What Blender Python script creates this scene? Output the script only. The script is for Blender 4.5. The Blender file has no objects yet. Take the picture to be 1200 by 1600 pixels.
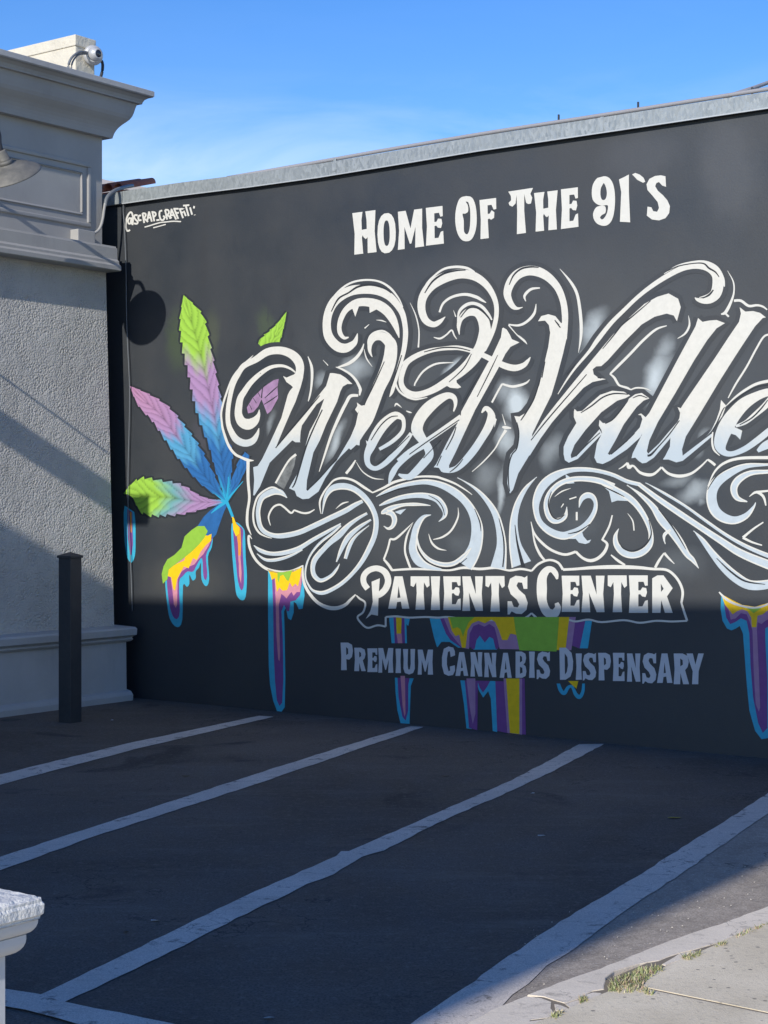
import bpy, bmesh, math, random
from mathutils import Vector, Matrix, geometry

random.seed(7)
C = bpy.context.scene.collection
sc = bpy.context.scene

# ------------------------------------------------------------ camera, sky, sun, exposure
F = 2633.0            # focal length in photograph pixels (1200 x 1600)
HZ = 787.0            # horizon row
CAMH = 1.8
cam_d = bpy.data.cameras.new('camera')
cam_d.sensor_fit = 'VERTICAL'; cam_d.sensor_height = 36.0
cam_d.lens = F / 1600.0 * 36.0
cam_d.shift_y = -(800.0 - HZ) / 1600.0
cam_d.clip_start = 0.05; cam_d.clip_end = 3000
cam = bpy.data.objects.new('camera', cam_d)
cam.location = (0, 0, CAMH); cam.rotation_euler = (math.radians(90), 0, 0)
C.objects.link(cam); sc.camera = cam

D1 = Vector((0.8036, -0.5952, 0)).normalized()      # along the mural wall, towards the right
D2 = Vector((0.5952, 0.8036, 0)).normalized()       # along the grey facade, towards the mural
NF = D1.copy()                                      # facade normal (towards the lot)
NW = -D2                                            # mural wall normal (towards the lot)

SUN_AZ = math.radians(12.0)    # off the mural normal, towards the lot
SUN_EL = math.radians(25.3)
Sh = NW * math.cos(SUN_AZ) + NF * math.sin(SUN_AZ)
S = Vector((Sh.x * math.cos(SUN_EL), Sh.y * math.cos(SUN_EL), math.sin(SUN_EL)))
sun_d = bpy.data.lights.new('sun', 'SUN')
sun_d.energy = 3.5; sun_d.angle = math.radians(0.38); sun_d.color = (1.0, 0.955, 0.87)
sun = bpy.data.objects.new('sun', sun_d)
sun.rotation_euler = S.to_track_quat('Z', 'Y').to_euler()
sun.location = S * 60
C.objects.link(sun)

w = bpy.data.worlds.new('World'); sc.world = w; w.use_nodes = True
nt = w.node_tree; nt.nodes.clear()
N = nt.nodes.new; L = nt.links.new
out = N('ShaderNodeOutputWorld'); bg = N('ShaderNodeBackground'); bg.inputs[1].default_value = 0.15
sky = N('ShaderNodeTexSky'); sky.sky_type = 'NISHITA'; sky.sun_disc = False
sky.sun_elevation = SUN_EL; sky.sun_rotation = math.atan2(S.x, S.y)
sky.air_density = 1.0; sky.dust_density = 0.05; sky.ozone_density = 2.6
hs = N('ShaderNodeHueSaturation'); hs.inputs['Saturation'].default_value = 1.36; hs.inputs['Value'].default_value = 0.90
hs.inputs['Hue'].default_value = 0.516
L(sky.outputs[0], hs.inputs['Color'])
# thin cirrus: stretched noise on the sky direction
tc = N('ShaderNodeTexCoord'); mp = N('ShaderNodeMapping'); mp.inputs['Scale'].default_value = (2.2, 2.2, 9.0)
nz = N('ShaderNodeTexNoise'); nz.inputs['Scale'].default_value = 2.6; nz.inputs['Detail'].default_value = 8; nz.inputs['Roughness'].default_value = .55
nz.inputs['Distortion'].default_value = .5
L(tc.outputs['Generated'], mp.inputs[0]); L(mp.outputs[0], nz.inputs['Vector'])
rp = N('ShaderNodeMapRange'); rp.inputs[1].default_value = .40; rp.inputs[2].default_value = .68; rp.inputs[3].default_value = 0; rp.inputs[4].default_value = .42
L(nz.outputs[0], rp.inputs[0])
sx = N('ShaderNodeSeparateXYZ'); L(tc.outputs['Generated'], sx.inputs[0])
zr = N('ShaderNodeMapRange'); zr.inputs[1].default_value = .195; zr.inputs[2].default_value = .25; zr.inputs[3].default_value = 1; zr.inputs[4].default_value = 0.04
L(sx.outputs['Z'], zr.inputs[0])
ml = N('ShaderNodeMath'); ml.operation = 'MULTIPLY'; L(rp.outputs[0], ml.inputs[0]); L(zr.outputs[0], ml.inputs[1])
mx = N('ShaderNodeMixRGB'); mx.inputs[2].default_value = (5.2, 5.9, 7.4, 1)
L(ml.outputs[0], mx.inputs[0]); L(hs.outputs[0], mx.inputs[1]); L(mx.outputs[0], bg.inputs[0]); L(bg.outputs[0], out.inputs[0])

sc.view_settings.view_transform = 'Standard'; sc.view_settings.look = 'None'
sc.view_settings.gamma = 1; sc.view_settings.exposure = 0.33; sc.view_settings.use_curve_mapping = False

# ------------------------------------------------------------ photograph-to-place helpers
def ray(px, py): return Vector(((px - 600.0) / F, 1.0, (HZ - py) / F))
CAM = Vector((0, 0, CAMH))
def on_ground(px, py, z=0.0):
    r = ray(px, py); k = (z - CAMH) / r.z; return CAM + r * k
def on_plane(px, py, P0, n):
    r = ray(px, py); k = (P0 - CAM).dot(n) / r.dot(n); return CAM + r * k
def to_px(P):
    return (600 + F * P.x / P.y, HZ - F * (P.z - CAMH) / P.y)
YC = CAMH * F / 301.5
CW = Vector(((190 - 600) / F * YC, YC, 0))           # left foot of the mural wall
def wall_uz(px, py):
    P = on_plane(px, py, CW, NW) - CW
    return P.dot(D1), P.z
GAP = 0.25
CF = CW - D2 * GAP + NF * 0.0                       # foot of the facade corner
def fac(t, e, z): return CF - D2 * t + NF * e + Vector((0, 0, z))
def fac_px(px, py, e=0.0):                           # photograph pixel on the facade plane set out by e -> (t, z)
    P = on_plane(px, py, CF + NF * e, NF) - CF
    return -P.dot(D2), P.z
def caster(P, h):                                    # the point at height h whose shadow falls on P
    return P + S * ((h - P.z) / S.z)

# ------------------------------------------------------------ object helpers
def tag(o, label=None, cat=None, group=None, kind=None):
    if label: o['label'] = label
    if cat: o['category'] = cat
    if group: o['group'] = group
    if kind: o['kind'] = kind
    return o
def empty(name, loc, label, cat, rz=0.0, group=None):
    o = bpy.data.objects.new(name, None); o.empty_display_size = .1
    o.location = loc; o.rotation_euler = (0, 0, rz); C.objects.link(o)
    return tag(o, label, cat, group)
def mesh_obj(name, verts, faces, mat, parent=None, smooth=False, loc=None):
    me = bpy.data.meshes.new(name); me.from_pydata([tuple(v) for v in verts], [], faces); me.update()
    if mat: me.materials.append(mat)
    if smooth:
        for p in me.polygons: p.use_smooth = True
    o = bpy.data.objects.new(name, me); C.objects.link(o)
    if parent: o.parent = parent
    if loc is not None: o.location = loc
    return o
def bm_obj(name, bm, mat, parent=None, smooth=False):
    me = bpy.data.meshes.new(name); bm.normal_update(); bm.to_mesh(me); bm.free()
    if mat: me.materials.append(mat)
    if smooth:
        for p in me.polygons: p.use_smooth = True
    o = bpy.data.objects.new(name, me); C.objects.link(o)
    if parent: o.parent = parent
    return o
def local(root):                                     # world -> root-local (roots only turn about z)
    m = Matrix.Translation(root.location) @ Matrix.Rotation(root.rotation_euler.z, 4, 'Z')
    return m.inverted()
def box_vf(x0, x1, y0, y1, z0, z1):
    v = [(x, y, z) for z in (z0, z1) for y in (y0, y1) for x in (x0, x1)]
    f = [(0, 2, 3, 1), (4, 5, 7, 6), (0, 1, 5, 4), (2, 6, 7, 3), (0, 4, 6, 2), (1, 3, 7, 5)]
    return v, f
def box_bm(x0, x1, y0, y1, z0, z1, bevel=0.0, seg=2):
    bm = bmesh.new(); v, f = box_vf(x0, x1, y0, y1, z0, z1)
    vs = [bm.verts.new(p) for p in v]
    for q in f: bm.faces.new([vs[i] for i in q])
    bmesh.ops.recalc_face_normals(bm, faces=bm.faces)
    if bevel: bmesh.ops.bevel(bm, geom=bm.edges[:], offset=bevel, segments=seg, affect='EDGES', profile=.6)
    return bm
def tube(name, pts, r, mat, parent=None, seg=10):
    pts = [Vector(p) for p in pts]
    verts, faces = [], []
    up = Vector((0, 0, 1))
    for i, p in enumerate(pts):
        d = (pts[min(i + 1, len(pts) - 1)] - pts[max(i - 1, 0)]).normalized()
        a = d.cross(up)
        if a.length < .2: a = d.cross(Vector((1, 0, 0)))
        a.normalize(); b = d.cross(a)
        rr = r[i] if isinstance(r, (list, tuple)) else r
        for k in range(seg):
            th = 2 * math.pi * k / seg
            verts.append(p + a * math.cos(th) * rr + b * math.sin(th) * rr)
    for i in range(len(pts) - 1):
        for k in range(seg):
            a0 = i * seg + k; a1 = i * seg + (k + 1) % seg
            faces.append((a0, a1, a1 + seg, a0 + seg))
    faces.append(tuple(range(seg))[::-1]); faces.append(tuple(range((len(pts) - 1) * seg, len(pts) * seg)))
    return mesh_obj(name, verts, faces, mat, parent, smooth=True)
def lathe(name, prof, mat, parent=None, seg=40, M=None):
    verts, faces = [], []
    for (r, z) in prof:
        for k in range(seg):
            th = 2 * math.pi * k / seg
            verts.append(Vector((r * math.cos(th), r * math.sin(th), z)))
    if M: verts = [M @ v for v in verts]
    for i in range(len(prof) - 1):
        for k in range(seg):
            a0 = i * seg + k; a1 = i * seg + (k + 1) % seg
            faces.append((a0, a1, a1 + seg, a0 + seg))
    return mesh_obj(name, verts, faces, mat, parent, smooth=True)

# ------------------------------------------------------------ materials
def mat(name, col, rough=.8, spec=.3, metal=0.0):
    m = bpy.data.materials.new(name); m.use_nodes = True
    b = m.node_tree.nodes['Principled BSDF']
    b.inputs['Base Color'].default_value = (*col, 1); b.inputs['Roughness'].default_value = rough
    b.inputs['Specular IOR Level'].default_value = spec; b.inputs['Metallic'].default_value = metal
    return m
class NT:
    def __init__(s, m): s.m = m; s.t = m.node_tree; s.b = s.t.nodes['Principled BSDF']; s.tc = None
    def n(s, k, **kw):
        x = s.t.nodes.new(k)
        for a, v in kw.items(): setattr(x, a, v)
        return x
    def l(s, a, b): s.t.links.new(a, b)
    def co(s):
        if not s.tc: s.tc = s.n('ShaderNodeTexCoord')
        return s.tc.outputs['Object']
    def noise(s, scale, detail=6, rough=.6, vec=None, mapping=None, dist=0):
        x = s.n('ShaderNodeTexNoise'); x.inputs['Scale'].default_value = scale; x.inputs['Detail'].default_value = detail
        x.inputs['Roughness'].default_value = rough; x.inputs['Distortion'].default_value = dist
        v = vec or s.co()
        if mapping:
            mp = s.n('ShaderNodeMapping'); mp.inputs['Scale'].default_value = mapping; s.l(v, mp.inputs[0]); v = mp.outputs[0]
        s.l(v, x.inputs['Vector']); return x.outputs[0]
    def rng(s, v, a, b, c=0.0, d=1.0, smooth=False):
        x = s.n('ShaderNodeMapRange')
        if smooth: x.interpolation_type = 'SMOOTHSTEP'
        x.inputs[1].default_value = a; x.inputs[2].default_value = b; x.inputs[3].default_value = c; x.inputs[4].default_value = d
        s.l(v, x.inputs[0]); return x.outputs[0]
    def mix(s, f, a, b, mode='MIX'):
        x = s.n('ShaderNodeMixRGB', blend_type=mode)
        for i, q in enumerate((f, a, b)):
            if isinstance(q, (int, float)): x.inputs[i].default_value = q if i == 0 else (q, q, q, 1)
            elif isinstance(q, tuple): x.inputs[i].default_value = (*q, 1)
            else: s.l(q, x.inputs[i])
        return x.outputs[0]
    def math(s, op, a, b=None):
        x = s.n('ShaderNodeMath', operation=op)
        for i, q in enumerate((a, b)):
            if q is None: continue
            if isinstance(q, (int, float)): x.inputs[i].default_value = q
            else: s.l(q, x.inputs[i])
        return x.outputs[0]
    def color(s, v): s.l(v, s.b.inputs['Base Color'])
    def rough(s, v): s.l(v, s.b.inputs['Roughness'])
    def bump(s, h, strength=.3, dist=.01):
        x = s.n('ShaderNodeBump'); x.inputs['Strength'].default_value = strength; x.inputs['Distance'].default_value = dist
        s.l(h, x.inputs['Height']); s.l(x.outputs[0], s.b.inputs['Normal'])

BLACK = (0.046, 0.049, 0.052)
def black_paint(name, glows=(), smears_shade=()):
    m = mat(name, BLACK, .62, .95); q = NT(m)
    n1 = q.noise(1.1, 5, .6); n2 = q.noise(9, 6, .65, mapping=(1, 1, .25)); n3 = q.noise(60, 4, .7)
    c = q.mix(q.rng(n1, .35, .7), (0.009, 0.015, 0.023), (0.019, 0.022, 0.026))
    c = q.mix(q.rng(n2, .60, .72, 0, .45), c, (0.020, 0.023, 0.028))
    if glows:
        acc = None
        nn0 = q.n('ShaderNodeTexNoise'); nn0.inputs['Scale'].default_value = 4.5; nn0.inputs['Detail'].default_value = 6; q.l(q.co(), nn0.inputs['Vector'])
        s0 = q.n('ShaderNodeVectorMath', operation='MULTIPLY_ADD'); s0.inputs[1].default_value = (.15, 0, .15); s0.inputs[2].default_value = (-.075, 0, -.075); q.l(nn0.outputs['Color'], s0.inputs[0])
        a0_ = q.n('ShaderNodeVectorMath', operation='ADD'); q.l(q.co(), a0_.inputs[0]); q.l(s0.outputs[0], a0_.inputs[1]); gw = a0_.outputs[0]
        for (gx, gy, rx, ry, rot, st) in glows:
            u, z = wall_uz(gx, gy); u1, z1 = wall_uz(gx + 10, gy); u2, z2 = wall_uz(gx, gy - 10)
            su = (u1 - u) / 10; sz = (z2 - z) / 10
            mp = q.n('ShaderNodeMapping', vector_type='TEXTURE')
            mp.inputs['Location'].default_value = (u, 0, z); mp.inputs['Rotation'].default_value = (0, -math.radians(rot), 0)
            mp.inputs['Scale'].default_value = (rx * su, 1e3, ry * sz)
            q.l(gw, mp.inputs[0])
            ln = q.n('ShaderNodeVectorMath', operation='LENGTH'); q.l(mp.outputs[0], ln.inputs[0])
            g = q.rng(ln.outputs['Value'], 1.0, 0.0, 0, st, True)
            acc = g if acc is None else q.math('MAXIMUM', acc, g)
        acc = q.math('MULTIPLY', acc, q.rng(q.noise(7, 6, .7), 0.2, .8, .82, 1.12))
        c = q.mix(acc, c, (0.45, 0.50, 0.52))
    if smears_shade:
        acc = None
        for (gx, gy, rx, ry, rot, st, *tint) in smears_shade:
            u, z = wall_uz(gx, gy)
            mp = q.n('ShaderNodeMapping', vector_type='TEXTURE')
            mp.inputs['Location'].default_value = (u, 0, z); mp.inputs['Rotation'].default_value = (0, -math.radians(rot), 0)
            mp.inputs['Scale'].default_value = (rx / 130, 1e3, ry / 165)
            wob = q.n('ShaderNodeVectorMath', operation='ADD'); nn = q.n('ShaderNodeTexNoise'); nn.inputs['Scale'].default_value = 9; nn.inputs['Detail'].default_value = 4
            q.l(q.co(), nn.inputs['Vector']); sc2 = q.n('ShaderNodeVectorMath', operation='SCALE'); sc2.inputs['Scale'].default_value = .12; q.l(nn.outputs['Color'], sc2.inputs[0])
            q.l(q.co(), wob.inputs[0]); q.l(sc2.outputs[0], wob.inputs[1]); q.l(wob.outputs[0], mp.inputs[0])
            ln = q.n('ShaderNodeVectorMath', operation='LENGTH'); q.l(mp.outputs[0], ln.inputs[0])
            g = q.rng(ln.outputs['Value'], 1.0, 0.3, 0, st, True)
            if tint: c = q.mix(g, c, tint[0]); continue
            acc = g if acc is None else q.math('MAXIMUM', acc, g)
        c = q.mix(acc, c, (0.012, 0.015, 0.020))
    q.color(c); q.rough(q.rng(n1, .3, .7, .5, .7))
    bmp = q.math('ADD', q.math('MULTIPLY', n3, .3), q.noise(2.2, 3, .5))
    q.bump(bmp, .25, .012)
    return m
def paint(name, col, rough=.55, var=.12):
    m = mat(name, col, rough, .4); q = NT(m)
    n = q.noise(14, 5, .6)
    c = q.mix(q.rng(n, .3, .75, 0, 1), tuple(v * (1 - var) for v in col), tuple(min(1, v * (1 + var * .4)) for v in col))
    q.color(c); q.bump(q.noise(60, 4, .7), .12, .006); return m
def script_white():
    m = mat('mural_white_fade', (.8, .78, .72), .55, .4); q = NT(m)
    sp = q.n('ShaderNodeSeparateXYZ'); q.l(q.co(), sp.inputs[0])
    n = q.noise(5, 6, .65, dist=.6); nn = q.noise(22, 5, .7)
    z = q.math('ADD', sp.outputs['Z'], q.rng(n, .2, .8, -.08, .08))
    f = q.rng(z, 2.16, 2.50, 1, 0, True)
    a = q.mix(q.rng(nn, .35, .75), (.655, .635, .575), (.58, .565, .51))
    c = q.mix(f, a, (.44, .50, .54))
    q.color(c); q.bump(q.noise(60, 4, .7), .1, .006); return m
M_white = paint('mural_white', (.64, .625, .57), var=.06)
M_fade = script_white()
M_blue = paint('mural_pale_blue', (.47, .53, .57), var=.1)
M_line = paint('mural_dark_line', (.022, .026, .032), var=.1)
M_halo = black_paint('mural_outline_black')
M_lettergrey = paint('mural_letter_grey', (.58, .58, .60), var=.05)
M_cyan = paint('mural_cyan', (.045, .40, .58)); M_purple = paint('mural_purple', (.20, .065, .25))
M_pink = paint('mural_pink', (.62, .26, .32)); M_yellow = paint('mural_yellow', (.86, .55, .008))
M_lime = paint('mural_lime', (.27, .50, .05)); M_orange = paint('mural_orange', (.72, .30, .035))
M_greydim = paint('mural_grey_wedge', (.20, .21, .21), var=.5)
M_mauve = paint('mural_mauve', (.40, .22, .36))
def leaf_paint():
    m = mat('mural_leaf', (.5, .5, .5), .55, .4); q = NT(m)
    a = q.n('ShaderNodeAttribute'); a.attribute_name = 'paint'
    q.color(a.outputs['Color']); q.bump(q.noise(60, 4, .7), .12, .006); return m
M_leaf = leaf_paint()

# ------------------------------------------------------------ mural drawing tools (photograph pixels -> wall metres)
def cr(p, n=5):
    if len(p) < 3: return [tuple(v) for v in p]
    o = []; q = [p[0]] + list(p) + [p[-1]]
    for i in range(1, len(q) - 2):
        a, b, c, d = q[i - 1], q[i], q[i + 1], q[i + 2]
        for k in range(n):
            t = k / n
            o.append(tuple(.5 * ((2 * b[j]) + (c[j] - a[j]) * t + (2 * a[j] - 5 * b[j] + 4 * c[j] - d[j]) * t * t
                                 + (3 * b[j] - a[j] - 3 * c[j] + d[j]) * t ** 3) for j in range(len(b))))
    o.append(tuple(p[-1])); return o
def nums(s, k):
    v = [float(x) for x in s.replace(',', ' ').split()]
    assert len(v) % k == 0, s[:60]
    return [tuple(v[i:i + k]) for i in range(0, len(v), k)]
def stroke_faces(s, grow=0.0, n=5, straight=False):
    p = nums(s, 3) if isinstance(s, str) else s
    if not straight: p = cr(p, n)
    L_, R_ = [], []
    for i, (x, y, w_) in enumerate(p):
        a = p[max(i - 1, 0)]; b = p[min(i + 1, len(p) - 1)]
        dx, dy = b[0] - a[0], b[1] - a[1]; l = math.hypot(dx, dy) or 1
        nx, ny = -dy / l, dx / l; h = max(w_, .5) / 2 + grow
        L_.append((x + nx * h, y + ny * h)); R_.append((x - nx * h, y - ny * h))
    T = []
    for i in range(len(p) - 1):
        T.append([L_[i], R_[i], R_[i + 1]]); T.append([L_[i], R_[i + 1], L_[i + 1]])
    return T
def poly_faces(s, holes=(), smooth=0):
    P = nums(s, 2) if isinstance(s, str) else list(s)
    loops = [P] + [nums(h, 2) if isinstance(h, str) else list(h) for h in holes]
    if smooth:
        nl = []
        for l in loops:
            q = l[-2:] + l + l[:2]; c = cr(q, smooth); nl.append(c[2 * smooth: -2 * smooth])
        loops = nl
    V3 = [[Vector((a, b, 0)) for a, b in l] for l in loops]
    flat = [p for l in loops for p in l]
    return [[flat[i] for i in t] for t in geometry.tessellate_polygon(V3)]
def union(tris):
    V, Fc, key = [], [], {}
    for t in tris:
        a = (t[1][0] - t[0][0]) * (t[2][1] - t[0][1]) - (t[2][0] - t[0][0]) * (t[1][1] - t[0][1])
        if abs(a) < 1e-3: continue
        if a < 0: t = t[::-1]
        ids = []
        for p in t:
            k = (round(p[0], 2), round(p[1], 2))
            if k not in key: key[k] = len(V); V.append(Vector(k))
            ids.append(key[k])
        if len(set(ids)) == 3: Fc.append(ids)
    r = geometry.delaunay_2d_cdt(V, [], Fc, 1, 1e-4)
    vs, fs, of = r[0], r[2], r[5]
    return vs, [f for f, o in zip(fs, of) if len(o)]
wall_root = None
_layer_n = {}
def put(name, tris, m, layer=1, label=None, lift=0.0):
    vs, fs = union(tris)
    k = _layer_n.get(layer, 0); _layer_n[layer] = k + 1
    off = lift + 0.0008 + layer * 0.0007 + (k % 18) * 0.000035
    W = []
    for v in vs:
        u, z = wall_uz(v.x, v.y); W.append((u, -off, z))
    # faces must look out of the wall (towards local -Y)
    fs2 = []
    for f in fs:
        a, b, c = [vs[i] for i in f[:3]]
        ar = (b.x - a.x) * (c.y - a.y) - (c.x - a.x) * (b.y - a.y)
        fs2.append(list(f) if ar < 0 else list(f)[::-1])
    o = mesh_obj(name, W, fs2, m, wall_root)
    if label: o['label'] = label
    return o
def G(*items): return [t for it in items for t in it]
def K(*ss, grow=0.0):
    r = []
    for s in ss: r += stroke_faces(s, grow)
    return r
P_ = poly_faces
# ------------------------------------------------------------ mural wall
GLOWS = [(556, 576, 40, 30, 0, .62), (538, 582, 20, 20, 0, .3), (706, 576, 30, 13, 32, .9), (806, 630, 30, 38, 0, 1.25), (790, 612, 30, 30, 0, .5), (792, 690, 24, 44, 14, .75),
         (783, 770, 10, 56, -6, .8), (760, 745, 34, 40, 0, .3), (926, 512, 22, 52, -32, .75), (916, 545, 12, 30, -20, .6), (1024, 590, 26, 60, -30, 1.0), (1036, 548, 18, 40, -30, .5), (524, 690, 12, 50, -27, .8),
         (503, 596, 16, 22, 0, .45), (448, 740, 12, 22, 0, .35), (862, 706, 22, 44, -25, .40), (1085, 768, 44, 20, 25, .62), (1060, 752, 40, 16, 10, .35),
         (1097, 690, 12, 34, -28, .5), (424, 662, 8, 30, -22, .35), (1092, 780, 8, 14, 0, .4), (620, 620, 290, 250, 0, .060), (980, 600, 330, 260, 0, .065), (760, 820, 420, 130, 0, .055), (1060, 880, 60, 40, 0, .10), (720, 850, 44, 40, 0, .10), (900, 820, 70, 50, 0, .08)]
GLOWS = [g for g in GLOWS if g[5] > .03]
SMEARS_SHADE = [(326, 400, 9, 70, 0, .75), (330, 330, 8, 30, 0, .6), (455, 440, 7, 40, 0, .6), (385, 530, 9, 16, 0, .7), (463, 520, 7, 40, 0, .5), (428, 480, 3, 22, 0, .5), (575, 300, 4, 14, 0, .5), (558, 305, 5, 12, 0, .5), (620, 300, 26, 16, 0, .3), (865, 300, 26, 30, 0, .3), (205, 812, 15, 26, 0, .9),  # last dark spot paints the beam's cast shadow beside the wall corner
          (288, 520, 30, 62, 0, .55, (.045, .075, .022)), (335, 520, 20, 60, -12, .45, (.06, .075, .03)), (325, 660, 22, 60, -10, .35, (.05, .045, .07)), (255, 770, 55, 44, 0, .35, (.06, .07, .05)), (425, 500, 18, 40, 20, .5, (.045, .075, .022)),
          (1150, 250, 40, 90, 10, .35, (.075, .078, .085)), (1010, 230, 60, 40, 0, .3, (.06, .065, .075)), (760, 420, 200, 60, 0, .25, (.055, .062, .072)), (300, 900, 90, 50, 0, .35, (.075, .072, .06))]
M_wall = black_paint('mural_black_wall', GLOWS, SMEARS_SHADE)
wall_root = empty('mural_wall', CW, 'long black painted wall with white script lettering, scrolls and a rainbow leaf, behind the parking stalls', 'wall',
                  rz=math.atan2(D1.y, D1.x))
WT = 4.60
U1 = 13.0
# wall body with a gently uneven top line
us = [-0.75, 0, .7, 1.6, 2.4, 3.1, 4.0, 6.5, 9, U1]; zt = [4.60, 4.60, 4.60, 4.58, 4.575, 4.585, 4.60, 4.60, 4.60, 4.60]
V = []; Fc = []
for u, z in zip(us, zt): V += [(u, 0, -0.2), (u, 0, z), (u, .25, z), (u, .25, -0.2)]
for i in range(len(us) - 1):
    a = i * 4; b = a + 4
    Fc += [(a, b, b + 1, a + 1), (a + 1, b + 1, b + 2, a + 2), (a + 2, b + 2, b + 3, a + 3)]
Fc += [(0, 1, 2, 3), (len(V) - 4, len(V) - 1, len(V) - 2, len(V) - 3)]
mesh_obj('wall_face', V, Fc, M_wall, wall_root)

# dark blocking-out behind the script so the airbrushed glows stop at the letters
S_ring = ["396,555,.5 390,561,2 376,574,2.5 363,592,3 353,618,3 348,635,3 346,647,3 347,660,3 349,672,3.5 357,695,4 367,709,4 378,715,4 388,719,4.5 397,719.5,1",
          "388,719,5 388,750,4.5 390,778,4 387,800,4 387,820,4 393,836,1",
          "394,842,1 389,837,3 390,853,4 397,870,4 407,882,4 420,890,4.5 440,894,4.5 457,892,4 473,884,2",
          "473.5,883,2 474,903,4 480,921,4.5 495,940,5 512,949,6 527,950,6 540,945,5 548,937,4 556,929,2"]
S_W1 = "405,669,1 402,679,6 395,689,10 383,692.5,11 370,687,11 362,675,9 357,661,7.5 356.5,642,7 359.5,621,7 364,602,7.5 371,587,8 381,572,8.5 400,561.7,10 418,550,11.5 437,547.5,12 453,552,13 464,561,14 469,573,13 468,588,12"
S_W2 = "462,582,2 453,575.5,3.5 440,571.5,4.5 423,574,5.5 407,584,7 392,598,8 382,612,9 376,622,10 373.5,635,11 373,648,12 378,659,15 388,663,17 398,658,13 404,649,6 405.5,640,1"
P_Wstem = "463,578 474,572 474,590 470,605 462,628 455,643 443,671 431,700 450,676 478,643 495,622 510,603 516,583 521,583 532,585 540,590 551,600 543,600 536,604 532,612 527,628 510,663 500,688 490,707 480,750 479,765 481,767 500,748 518,728 534,712 552,694 562,694 563,687 565,677 571,660 555,640 560,632 560,645 556,664 548,683 538,700 525,722 508,748 498,768 483,779 473,780 464,775 461,767 452,763 464,742 476,707 478,695 484,674 497,650 507,623 495,632 485,646 472,665 470,675 469,690 470,691 462,691 457,688 448,697 421.7,723 406.7,760 398,774 396,774 397.5,750 396,730 403,728 410,717 423,690 440,653 450,617 453,611 458,605 455,602 448,597 442.5,587.5 448,590 460,585 463,581"
S_l = "582,558,1 578,548,5 579,536,8 586,527,11 598,526,14 610,536,18 611,550,20 608,567,21 601,587,21 591,608,20 580,637,21 572,655,22 562,673,18 555,687,14 545,700,9"
P_l = ["558,629 565,634 570,633 563,660", "552,694 562,696 563,680"]
S_swoop = ["559,521,1 556,532,7 551.5,538,10 540,544,14 527,541,15 515,528,14.5 511,512,13 512.5,493,13 520,475,14 533,462,15 550,454,15 570,452,14 590,454,14 607,462,12.5 620,475,11 629,490,9 633,507,8 634,523,8 632,543,7.5 628,560,7 623,577,6.5 618,595,6 613,612,5 609,620,1",
           "545,527,2 538,528,5 532,521,7 530.5,510,7 534,496,8 542,483,9 556,474,12 572,472,13 590,476,15 604,485,15 613,497,13 619,510,9 622,520,5 624,528,1"]
S_e = "593,702,5 613,690,6 629,674,6 631,658,6 626,651,9 616,650,13 600,663,16 588,680,16 580,697,14 574,712,10 576,726,8 587,732,7 602,724,8 620,706,9 634,690,8 643,677,6"
S_s = ["709,643,2 712,632,5 710,622,8 701,618,10 687,624,14 670,637,18 656,655,18 652,672,18 661,688,14 669,700,13 671,712,13 662,724,13 650,737,12 640,745,10 630,744,7 623,741,3",
       "663,697,7 642,709,8 622,727,8 613,741,9 608,756,2", "622,720,6 640,706,8 665,690,8 690,673,8 721,651,8"]
S_t1 = ["696,495,1 687,503,7 677,507,9 665,500,11 659,483,12 661,465,13 672,448,15 688,437,16 707,430,15 724,428,14 742,432,13 757,442,11 768,456,9 775,473,7.5 776,492,7 772,512,7 765,530,7 757,548,5",
        "718,523,1 717,509,6 721,497,8 732,488,12 745,488,14 754,497,17 758,512,18 757,526,19 751,543,18 742,558,18 730,572,16 715,585,14 700,595,12 683,606,11 668,613,10 652,617,10 640,615,10 631,608,9 627,597,8 629,583,8 636,567,8 651,556,8 672,548,7 690,545,6 707,543.5,7 720,544,7 740,549,7 757,556,8 775,565,9 790,572,10 805,575,10 818,571,8 825,564,5 829,558,1"]
P_t1 = ["697,602 704,606 716,607 721,605 714,598 713,590"]
P_t = "787,512 792,515 797,523 800,530 812,535 798,542 790,553 783,567 778,577 757,615 743,640 723,683 712,707 702,727 702,732 706,736 700,739 690,737 686,731 678,730 682,725 698,693 712,667 720,652 721,643 727,632 762,568 770,555 783,527 785,513"
S_t = "692,735,6 704,735,8 715,731,9 727,720,11 741,703,12 753,685,12 763,668,13 768,653,13 766,643,9 759,638,7 753,645,2"
P_tt = "772,652 776.5,655 773,668"
S_V = "817,480,1 809,482,4 802,479,8 796,470,10 793,458,12 798,442,14 809,429,15 825,423,15 842,425,15 858,434,13 872,450,11 880,470,10 883,490,10 883,510,9 882,530,8"
P_V = ["841,502 846,494 857,491 868,494 877,505 888,500 886,527 880,553 872,583 862,617 847,647 832,678 830,707 810,740 802,765 797,771 793,755 794,730 798,710 809,698 812,683 811,672 807,658 804,650 812,651 820,646 830,633 843,602 848,580 857,542 860,520 858,508 852,501",
       "1058,502 1064,480 1060,467 1045,458.5 1027,464 1007,475 983,497 958,523 933,553 900,593 870,630 848,658 828,688 822,705 828,712 845,685 863,660 880,640 900,619 912,606 926,597 947,592.5 935,590 928,585 926.5,577 932,572.5 940,572 950,563 975,535 1003,507 1023,495 1042,490 1053,493"]
S_Vo = ["872,616,1 885,595,2.5 900,574,3.5 922,548,5 935,530,7 955,505,6.5 975,485,6 997,464,6 1020,446,7 1045,430,8 1067,419,9 1087,415,10 1105,418,11 1118,428,13 1122,443,17 1119,458,17 1110,467,14 1099,470,9 1090,468,5 1086,465,1"]
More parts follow.
